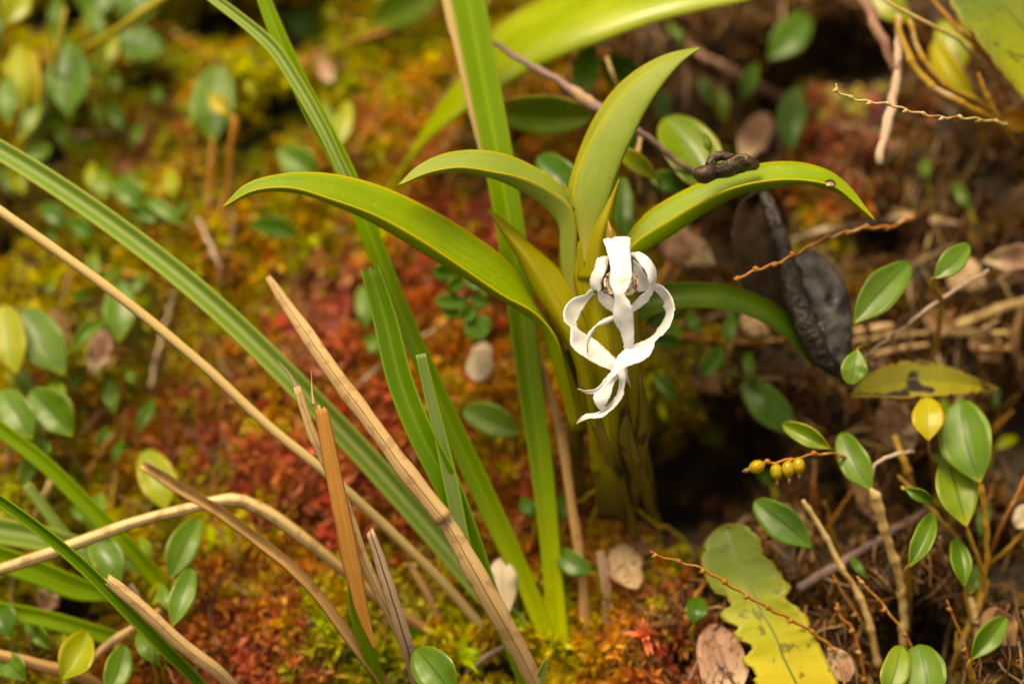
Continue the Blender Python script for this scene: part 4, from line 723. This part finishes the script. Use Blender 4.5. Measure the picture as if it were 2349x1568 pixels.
def chewed(name, A, B, ds, mat, label, n=90, m=13, amp=10, seed=1, bites=()):
    A = resample(with_d(A, ds[0]), n); B = resample(with_d(B, ds[1]), n); M = (A + B) / 2; M[:, 2] += .35; uu = np.linspace(0, 1, n)
    for si, (E, O) in enumerate(((A, M.copy()), (B, M.copy()))):
        k = np.array([max(0, mnoise.noise((i * .31 + seed * 9, si * 7.0, 0))) ** 1.5 * amp * 2.5 + RNG.random() ** 4 * amp * .6 for i in range(n)])
        for sd_, u0, du, dp in bites:
            if sd_ == si: k += dp * np.exp(-((uu - u0) / du) ** 4)
        dv = O[:, :2] - E[:, :2]; ll = np.linalg.norm(dv, axis=1)[:, None] + 1e-6; k = np.minimum(k, ll[:, 0] * .8); E[:, :2] += dv / ll * k[:, None]
        E[:, 2] += [.25 * mnoise.noise((x * 6, si * 5.0, seed)) for x in uu]
    G = np.stack([A, M, B], 1); q = np.linspace(0, 1, m)
    lin_ = np.where(q[None, :, None] < .5, G[:, 0:1] + (G[:, 1:2] - G[:, 0:1]) * q[None, :, None] * 2, G[:, 1:2] + (G[:, 2:3] - G[:, 1:2]) * (q[None, :, None] * 2 - 1))
    W = P3(lin_).reshape(-1, 3); uv = np.stack([np.repeat(np.linspace(0, 1, n), m), np.tile(q, n)], 1)
    return tag(mesh_obj(name, W, grid_faces(n, m), mat, None, W[m // 2], uv, thick=.0008), label, 'leaf')
chewed('aged_leaf', [(1790,1680),(1730,1568),(1702,1510),(1690,1468),(1655,1420),(1640,1368),(1618,1320),(1608,1270),(1625,1230),(1660,1205)], [(1990,1680),(1925,1568),(1872,1460),(1842,1392),(1815,1345),(1775,1290),(1752,1250),(1735,1222),(1710,1206),(1665,1204)],
       [[2.2,2.4,3.4,4.6,5.6],[2.0,2.2,3.2,4.4,5.6]], 'aged_leaf', 'large yellow-green leaf with nibbled edges ageing at the bank foot', amp=9, seed=3, bites=[(0,.62,.035,26),(0,.5,.02,20),(0,.40,.03,24),(0,.30,.02,14),(1,.58,.03,24),(1,.78,.02,12)])
chewed('yellowing_leaf', [(2560,560),(2430,340),(2349,232),(2298,168),(2240,92),(2195,40),(2178,5),(2170,-60),(2190,-140)], [(2640,500),(2600,330),(2560,200),(2500,90),(2440,20),(2380,-40),(2320,-90),(2260,-130),(2195,-142)],
       [[9,6.5,5.4,5.6,8],[9.2,7,6.4,7,8]], 'aged_leaf', 'large lime-yellow leaf with dark nibbled holes at the upper corner', amp=8, seed=5)
chewed('spotted_leaf', [(1952,905),(1985,862),(2025,842),(2070,828),(2150,833),(2220,858),(2290,892)], [(1955,910),(2000,910),(2060,914),(2120,912),(2180,908),(2240,902),(2290,894)], [[6,5.8,5.8,6.0,6.6],[5.0,4.6,4.6,5,6.6]], 'spotted_leaf', 'yellow dying leaf with black spots and a dark tip lying in litter', amp=6, seed=8)

# ------------------------------------------------------------------ dead leaves
def dead(base, tip, w_, mat, label, lift=1.6, **kw):
    b0 = bank(*base) - lift; t0 = bank(*tip) - lift - kw.pop('rise', 0)
    return tag(oval('dead_leaf', base, tip, w_, b0, t0, mat, None, **kw), label, 'dead leaf')
dead((2092,1036),(2028,926),92,'dead_pink','pinkish beige oval dead leaf beside the small lime-yellow leaf',2.6,fold=-.12,blunt=.6)
dead((1462,1350),(1418,1250),84,'dead_beige','pale beige oval dead leaf lying on moss under the orchid',1.8,fold=-.1,blunt=.5)
dead((1112,785),(1092,874),60,'dead_cream','cream dead leaf hanging below the glossy sprig',2.4,fold=-.1,blunt=.45)
dead((1160,1420),(1150,1278),66,'dead_cream','whitish dead leaf tucked behind two sedge blades',2.0,fold=-.2)
dead((1700,372),(1760,262),72,'dead_pink','pinkish brown dead leaf standing behind the black wood fragment',4.5,fold=.25)
dead((1640,605),(1515,540),86,'dead_pink','pink-beige dead leaf in shade under the right arching leaf',2.4,fold=-.1)
dead((2262,655),(2172,600),84,'dead_beige','curled beige dead leaf behind the small bright leaf',2.4,fold=-.2,curl=.8)
dead((2250,600),(2400,590),56,'dead_pink','long curled brown dead leaf reaching the edge of the view',2.8,fold=.3)
dead((1655,900),(1585,832),62,'dead_brown','brown dead leaf in the dark hollow right of the flower',1.6,fold=-.1)
dead((1765,765),(1700,725),52,'dead_beige','beige dead leaf fragment under the shaded orchid leaf',2.0,fold=-.1)
dead((1700,1610),(1628,1432),116,'dead_pink','broad pinkish dead leaf under the nibbled yellow leaf',1.0,fold=.15,blunt=.8)
dead((2370,1215),(2338,1160),60,'dead_cream','white dead leaf scrap at the very edge of the litter',3.0,fold=.1)
dead((205,862),(245,757),56,'dead_pink','pink-brown withered leaf under a narrow arching leaf',2.6,fold=.2)
dead((160,800),(120,710),46,'dead_brown','purplish withered leaf next to the broad grey-green leaf',3.0,fold=.2)
dead((135,1350),(95,1400),50,'dead_pink','small pinkish dead leaf between sedge blades',2.4)
dead((765,190),(735,135),36,'dead_pink','small pinkish dead scrap on the upper moss',1.4)
dead((1250,940),(1195,955),30,'dead_pink','narrow pink scrap beside the wide sedge blade',1.8)
dead((1440,1250),(1500,1262),34,'dead_brown','thin brown scrap above the pale beige oval',1.4)
dead((2090,560),(2130,480),0.1 + 40,'dead_brown','brown crumpled scrap in litter above the green leaves',1.6)
dead((2200,760),(2120,720),60,'dead_brown','dull brown dead leaf pressed into straw litter',1.4)
dead((2010,1200),(1960,1080),60,'dead_brown','dull dead leaf behind the pale jointed stem',1.0)
dead((2330,1480),(2260,1400),80,'dead_brown','dark brown dead leaf behind the pointed green leaf',1.0)
dead((1900,1480),(1950,1560),60,'dead_pink','dull pinkish dead leaf between thin twigs',1.2)
dead((2300,830),(2230,760),70,'dead_brown','brown dead leaf behind golden straw',1.0)

# big black dead leaf hanging in the litter
bd = thing('black_dead_leaf', 'large leathery black dead leaf with a thick wrinkled midrib', 'dead leaf', P(1925, 858, 5.0))
loft('leaf_half', [[(1930,850),(1880,800),(1840,740),(1815,660),(1798,580),(1772,500),(1748,440)], [(1900,830),(1840,760),(1760,725),(1715,675),(1684,600),(1680,520),(1705,458),(1740,438)]], 'black_leaf_brown', bd, n=30, m=11, ds=[[4.6,4.3,4.6,5.4],[4.8,5.4,5.6,5.6]], bow=.5, thick=.001, wob=.25)
loft('leaf_half', [[(1936,856),(1900,830),(1850,760),(1822,680),(1806,620),(1812,585)], [(1940,856),(1951,800),(1953,725),(1938,655),(1902,602),(1855,574),(1818,583)]], 'black_leaf', bd, n=30, m=13, ds=[[4.6,4.2,4.5,5.0],[4.4,4.0,4.6,5.2]], bow=-.5, thick=.001, wob=.3)
tube('midrib', [(1936,856,30),(1905,835,46),(1860,770,52),(1822,680,48),(1802,590,42),(1776,505,38),(1752,445,26)], [4.6,4.0,3.8,4.0,4.6,5.4], 'black_rib', bd, wob=.16, sides=12, n=46)
# black wood fragment caught on the leaf
wf = thing('wood_fragment', 'small charred black piece of wood caught on the right arching leaf', 'wood', P(1650, 412, .9))
tube('wood_piece', [(1598,404,34),(1614,400,46),(1640,394,36),(1676,382,42),(1708,372,40),(1736,380,20)], [.3,.3,.5,.9,1.3,1.7], 'wood_black', wf, wob=.2, sides=12, n=34)
tube('wood_piece', [(1626,380,20),(1638,362,22),(1664,358,24),(1692,366,18)], [1.0,1.2,1.3,1.5], 'wood_black', wf, wob=.25, sides=10)

# ------------------------------------------------------------------ twigs, racemes, roots
def twig(pts, d, mat, label, cat='twig', name='twig', **kw):
    if not d: d = [bank(x, y) - .8 for x, y, _ in pts]
    return tag(tube(name, pts, d, mat, None, **kw), label, cat)
twig([(1040,60,10),(1120,94,14),(1200,140,16),(1290,190,22),(1345,230,30),(1400,265,20),(1480,312,16),(1540,360,15),(1600,402,14),(1650,440,10)], [11,8,7,6,5.4,5,5,5.4,7], 'twig_purple', 'long purplish grey twig running behind the upright orchid leaf', kink=5, wob=.14)
twig([(1560,95,16),(1595,118,20),(1650,150,28),(1720,190,26),(1790,225,26),(1860,262,30),(1930,290,24),(2015,306,14)], None, 'twig_pink', 'thick pinkish lichen-flecked twig across the upper litter', kink=9, wob=.22)
twig([(2060,40,16),(2062,140,20),(2048,225,24),(2032,300,24),(2016,374,18)], [7,6,5.4,5,5], 'twig_pale', 'short pale broken stick hanging down with a frayed end', kink=6, wob=.18)
twig([(1975,-20,26),(2000,40,28),(2030,100,24),(2052,160,20)], [8,7.6,7,7], 'twig_pink', 'brown bark-covered twig slanting behind the pale stick', kink=6, wob=.2)
twig([(2350,900,20),(2330,780,26),(2345,700,22)], None, 'dead_brown', 'dark brown root at the far edge of the litter', kink=8)
def raceme(pts, d, mat, label, nodes=9, w_=6, caps=None, name='dry_raceme'):
    p = with_d(pts, d); root = thing(name, label, 'stalk', P(*p[0]))
    r = resample(p, nodes * 4)
    for i in range(len(r)): r[i, 1] += 2.2 * math.sin(i * math.pi / 2)
    tube('stalk', [(a, b, w_ * (1 - .3 * i / len(r))) for i, (a, b, c) in enumerate(r)], list(r[:, 2]), mat, root, sides=7, n=len(r) * 2, wob=.15)
    for i in range(2, len(r) - 1, 4):
        a, b, c = r[i]; s = 1 if (i // 4) % 2 else -1
        tube('node_bract', [(a, b, w_ * 1.5), (a - 5, b + s * 4, w_ * 1.3), (a - 11, b + s * 5, 1.5)], [c, c - .05, c - .05], mat, root, sides=6, n=7)
    return root
raceme([(2310,284),(2230,272),(2150,268),(2100,258),(2040,240),(1985,232),(1945,222),(1922,208),(1918,194)], [3.6,1.5,.6,.3,.2,.2], 'stem_pale', 'thin zigzag dry flower stalk ending at the orange-yellow leaf', 10, 7)
raceme([(2100,495),(2040,520),(1985,523),(1930,536),(1880,552),(1830,580),(1790,600),(1740,618),(1684,641)], [6.5,4.6,3.6,2.8,2.2,1.8,1.6], 'stem_orange', 'orange dry flower stalk crossing in front of the black dead leaf', 10, 9)
raceme([(2040,1640),(1985,1568),(1925,1500),(1850,1440),(1760,1392),(1680,1345),(1600,1300),(1545,1285),(1492,1266)], [5.5,4,2.8,2.0,1.4,1.0,.8], 'stem_orange', 'long orange dry flower stalk rising over the nibbled yellow leaf', 12, 9)
raceme([(2165,1630),(2125,1560),(2080,1460),(2040,1405),(2000,1358),(1966,1324)], [5,3,2.4,2.2], 'stem_orange', 'slim orange stalk crossing the round pale leaf', 5, 8)
raceme([(2000,1640),(1985,1560),(1968,1480),(1955,1440),(1930,1415),(1920,1384)], [5.6,4,3.6,3.4], 'stem_orange', 'knobbly branching dry stalk between twigs at the foot', 5, 9)
raceme([(2010,1520),(1985,1440),(1950,1385),(1910,1318)], [6,4.6,4.2,4], 'stem_orange', 'thin orange stalk beside the long brown stem', 3, 7)
raceme([(2260,1620),(2235,1560),(2210,1470),(2172,1378)], [5.2,3.6,3.2,3], 'stem_orange', 'thin orange stalk in front of the folded leaf stems', 3, 7)
cp = raceme([(2000,1075),(1950,1050),(1890,1040),(1830,1050),(1790,1058),(1750,1062)], [6,3.2,2.0,1.6,1.5], 'stem_orange', 'dry stalk hung with four glossy yellow-green seed capsules', 5, 8, name='fruiting_stalk')
for x, y, a in ((1736,1070,.35), (1781,1082,-1.2), (1808,1076,-1.3), (1832,1068,-1.4)):
    dx, dy = (-math.cos(a), math.sin(a)) if a > 0 else (.3 * math.cos(a), 1)
    k = [(x - dx * 20, y - dy * 20, 5), (x - dx * 13, y - dy * 13, 22), (x, y, 31), (x + dx * 13, y + dy * 13, 22), (x + dx * 20, y + dy * 20, 7)]
    c_ = tube('capsule', k, [1.5, 1.4, 1.3, 1.3, 1.3], 'capsule', cp, sides=12, n=16, wob=.03)
    tube('withered_tip', [(x + dx * 18, y + dy * 18, 7), (x + dx * 26, y + dy * 26, 10), (x + dx * 36, y + dy * 34, 3)], [1.3, 1.3, 1.3], 'capsule_tip', c_, sides=6, wob=.3)
for pts, d, mt, lb in (
  ([(2040,1620,14),(2015,1530,18),(2000,1450,18),(1978,1380,17),(1930,1300,15),(1880,1205,14),(1842,1148,12)], [6,4.6,4,3.8,3.6], 'stem_pale', 'tall bare brown stem with pale joints and no leaf'),
  ([(2310,300,20),(2255,262,18),(2200,235,18),(2110,170,18),(2075,105,16),(2055,40,12)], [8,5.8,5.4,5.4,6], 'stem_gold', 'thick golden stem sweeping up from the dry stalk end'),
  ([(2300,270,12),(2240,230,14),(2170,195,14),(2115,130,14),(2085,45,12)], [8,6.2,6,6.4], 'stem_gold', 'golden stem running just above the thickest one'),
  ([(2330,330,10),(2290,270,12),(2262,215,12),(2245,170,10)], [8,6,5.6], 'stem_gold', 'short golden stem between the yellow leaf stems'),
  ([(2240,140,8),(2205,98,8),(2145,62,9),(2060,18,9),(2000,-15,8)], [7,4.6,4.2,4.4], 'stem_pale', 'straight pale thin stem crossing above the lime leaf'),
  ([(2320,240,9),(2260,130,10),(2200,70,11),(2130,-10,10)], [8,6.6,6,6.4], 'stem_orange', 'rusty stem along the lime-yellow leaf edge'),
  ([(180,120,18),(245,85,22),(310,40,24),(375,-5,24),(460,-60,20)], [15,12.5,12,12], 'stem_green', 'thick yellow-green stem slanting through the shaded corner'),
  ([(120,210,12),(130,130,16),(140,70,16),(150,20,10)], [15,13,13], 'stem_green', 'upright yellowish stem behind the dark upright oval'),
  ([(660,165,9),(730,125,11),(800,95,13),(900,68,13),(1010,24,12)], None, 'stem_orange', 'orange twig arching below the broad light green leaf'),
  ([(335,50,9),(380,62,12),(415,85,12),(450,120,9)], None, 'stem_orange', 'rusty twig over the black hollow near the top'),
  ([(150,305,9),(190,310,10),(250,305,8)], None, 'twig_pale', 'short pale twig across the upper moss'),
  ([(398,668,8),(392,700,9),(378,745,9),(365,790,9),(352,850,9),(346,886,12)], None, 'root', 'whitish wavy aerial root dangling over the moss'),
  ([(455,500,9),(480,560,10),(500,600,9),(508,655,8)], None, 'root', 'short whitish root below the orange stems'),
  ([(580,620,7),(540,590,9),(490,580,10),(430,625,9),(400,660,7)], None, 'stem_orange', 'rusty rhizome joining the roots on the moss'),
  ([(150,540,8),(220,610,12),(290,625,12),(350,640,9)], None, 'stem_gold', 'golden rhizome under the long pale sedge blade'),
  ([(200,1090,9),(230,1040,10),(270,980,10),(290,940,8)], None, 'stem_orange', 'orange stem rising between moss cushions'),
  ([(250,1190,8),(265,1090,10),(280,1010,10),(285,940,8)], None, 'stem_gold', 'golden upright stem behind the lime oval leaf'),
  ([(820,885,6),(860,845,7),(930,790,7),(1000,755,6)], None, 'root', 'thin pale rootlet with a wet tip crossing the red moss'),
  ([(1970,825,7),(2040,775,8),(2120,715,9),(2200,660,9),(2270,620,7)], [6,5,4.6,4.6,5.4], 'twig_pale', 'straight thin pale twig leaning over straw litter'),
  ([(1960,762,16),(2000,755,20),(2045,745,16)], None, 'straw_tan', 'short fat straw right of the black dead leaf'),
  ([(1955,785,10),(2040,770,12),(2110,765,10),(2200,755,10)], None, 'straw_tan', 'tan straw lying level above the spotted leaf'),
  ([(2120,765,18),(2200,745,24),(2270,715,26),(2360,690,26)], None, 'stem_pale', 'thick golden straw reaching the edge of the view'),
  ([(2180,768,10),(2260,765,14),(2320,772,14),(2320,790,12),(2250,800,9)], None, 'stem_pale', 'looped tan straw under the thick golden one'),
  ([(2000,815,12),(2060,800,14),(2130,790,10)], None, 'straw_tan', 'tan straw lowest of the level straws'),
  ([(1810,556,14),(1880,530,18),(1980,512,16),(2080,500,16),(2150,508,14),(2200,512,10)], None, 'twig_pale', 'pale bark-grey root running behind the orange dry stalk'),
  ([(2045,480,10),(2090,492,14),(2150,505,14),(2195,512,10)], None, 'stem_pale', 'tan rootlet forking off the pale root'),
  ([(1545,640,10),(1565,600,10),(1590,560,10),(1600,520,8)], None, 'stem_orange', 'rusty root between pink-beige dead leaf and orchid'),
  ([(1500,660,9),(1530,620,11),(1548,570,11),(1550,520,9)], None, 'stem_orange', 'rusty looping root nearest the flower'),
  ([(1470,440,10),(1462,380,12),(1470,300,9)], [7,6,6.4], 'stem_pale', 'tan upright stalk behind the fan of orchid leaves'),
  ([(1420,205,8),(1405,170,10),(1392,132,10)], [8,7.4,7.4], 'stem_pale', 'short tan stub above the upright orchid leaf'),
  ([(1700,720,14),(1780,690,14),(1560,745,12)], None, 'twig_purple', 'dark purple root under the shaded orchid leaf'),
  ([(1500,760,10),(1600,775,12),(1700,785,12),(1800,780,10)], None, 'stem_orange', 'level rusty twig in the shade right of the petals'),
  ([(1830,1350,22),(1900,1310,24),(1980,1260,22),(2060,1210,20),(2130,1170,18)], None, 'twig_purple', 'grey mossy root running through the litter under the shoots'),
  ([(1650,1290,9),(1600,1360,9),(1570,1400,7),(1525,1305,7)], None, 'stem_orange', 'bent orange twig left of the nibbled leaf'),
  ([(2110,1230,9),(2150,1270,12),(2190,1290,12),(2240,1300,9)], None, 'twig_pink', 'pinkish twig between the two golden stems'),
  ([(2180,1560,16),(2205,1480,20),(2240,1400,22),(2262,1330,18)], [6,5,4.6,5], 'stem_gold', 'stout golden forked stem behind the small curled leaf'),
  ([(2260,1600,20),(2255,1540,22),(2245,1450,20),(2225,1370,16)], [6,5,4.4,4.6], 'stem_pale', 'pale stout jointed stem behind the pointed green leaf'),
  ([(2262,1290,10),(2300,1200,10),(2340,1120,10),(2380,1030,8)], [6.5,5,4.6,5], 'stem_orange', 'rust-red slanting stem at the far right'),
  ([(2262,1300,9),(2320,1250,10),(2370,1190,8)], [6.5,5.6,5.4], 'stem_gold', 'golden side stem under the rust-red one'),
  ([(2200,1240,10),(2160,1195,12),(2110,1140,10),(2060,1090,8)], [6.5,5.4,5.4,6], 'stem_gold', 'golden stem slanting behind the broad yellow-green oval'),
  ([(2100,1140,18),(2075,1060,20),(2050,1000,14)], [6.5,5.4,5.8], 'stem_gold', 'upright tan stem behind the pinkish dead leaf'),
  ([(1990,1120,8),(2010,1065,9),(2060,1040,9),(2095,1035,7)], [4,3.6,4,4.6], 'root', 'thin pale kinked rootlet above the dry stalk'),
  ([(1660,1530,10),(1620,1500,8),(1580,1560,8)], None, 'twig_purple', 'short dark twig by the broad pinkish dead leaf'),
  ([(1640,1590,12),(1690,1530,12),(1735,1480,10)], [4.5,3.8,4.4], 'twig_purple', 'grey twig lying across the broad pinkish dead leaf'),
  ([(1070,1540,14),(1110,1510,16),(1160,1480,12)], [5.5,5,5.5], 'twig_purple', 'dark short twig at the foot of the cut sedge'),
  ):
    twig(pts, d, mt, lb, kink=(2.0 if mt.startswith('stem') else 5) if len(pts) > 3 else 2, wob=.14)
# many short stalks standing in the right-hand litter
for i in range(46):
    x = random.uniform(1860, 2380); y = random.uniform(380, 1620); L = random.uniform(60, 150); a = random.gauss(-1.4, .45)
    p = [(x, y, 9), (x + math.cos(a) * L * .5 + random.uniform(-8, 8), y + math.sin(a) * L * .5, 9), (x + math.cos(a) * L, y + math.sin(a) * L, 6)]
    b0 = bank(x, y); rs_ = random.uniform(.6, 1.8); mt = random.choice(['stem_gold', 'stem_orange', 'dead_brown', 'stem_pale', 'dead_brown'])
    o = tube('dry_stalk', p, [b0 + .4, b0 - .6, b0 - rs_], mt, None, wob=.12, kink=5, sides=7, origin_end=0)
    tag(o, ('short ' if L < 90 else 'long ' if L > 120 else '') + {'stem_gold': 'golden', 'stem_orange': 'rusty orange', 'dead_brown': 'dull brown', 'stem_pale': 'pale tan'}[mt] + ' dry stalk standing in the litter among the leafy shoots', 'stalk', 'thin dry stalks in the litter')
# water drops glinting on the moss
for x, y in ((776,533),(784,527),(826,878),(838,884),(2165,518),(1133,940),(349,886)):
    d = bank(x, y) - 1.2; o = ball('water_drop', P(x, y, d), .0011, 'water', None); tag(o, 'tiny clear water drop glinting on the moss', 'water drop', 'water drops on the moss')
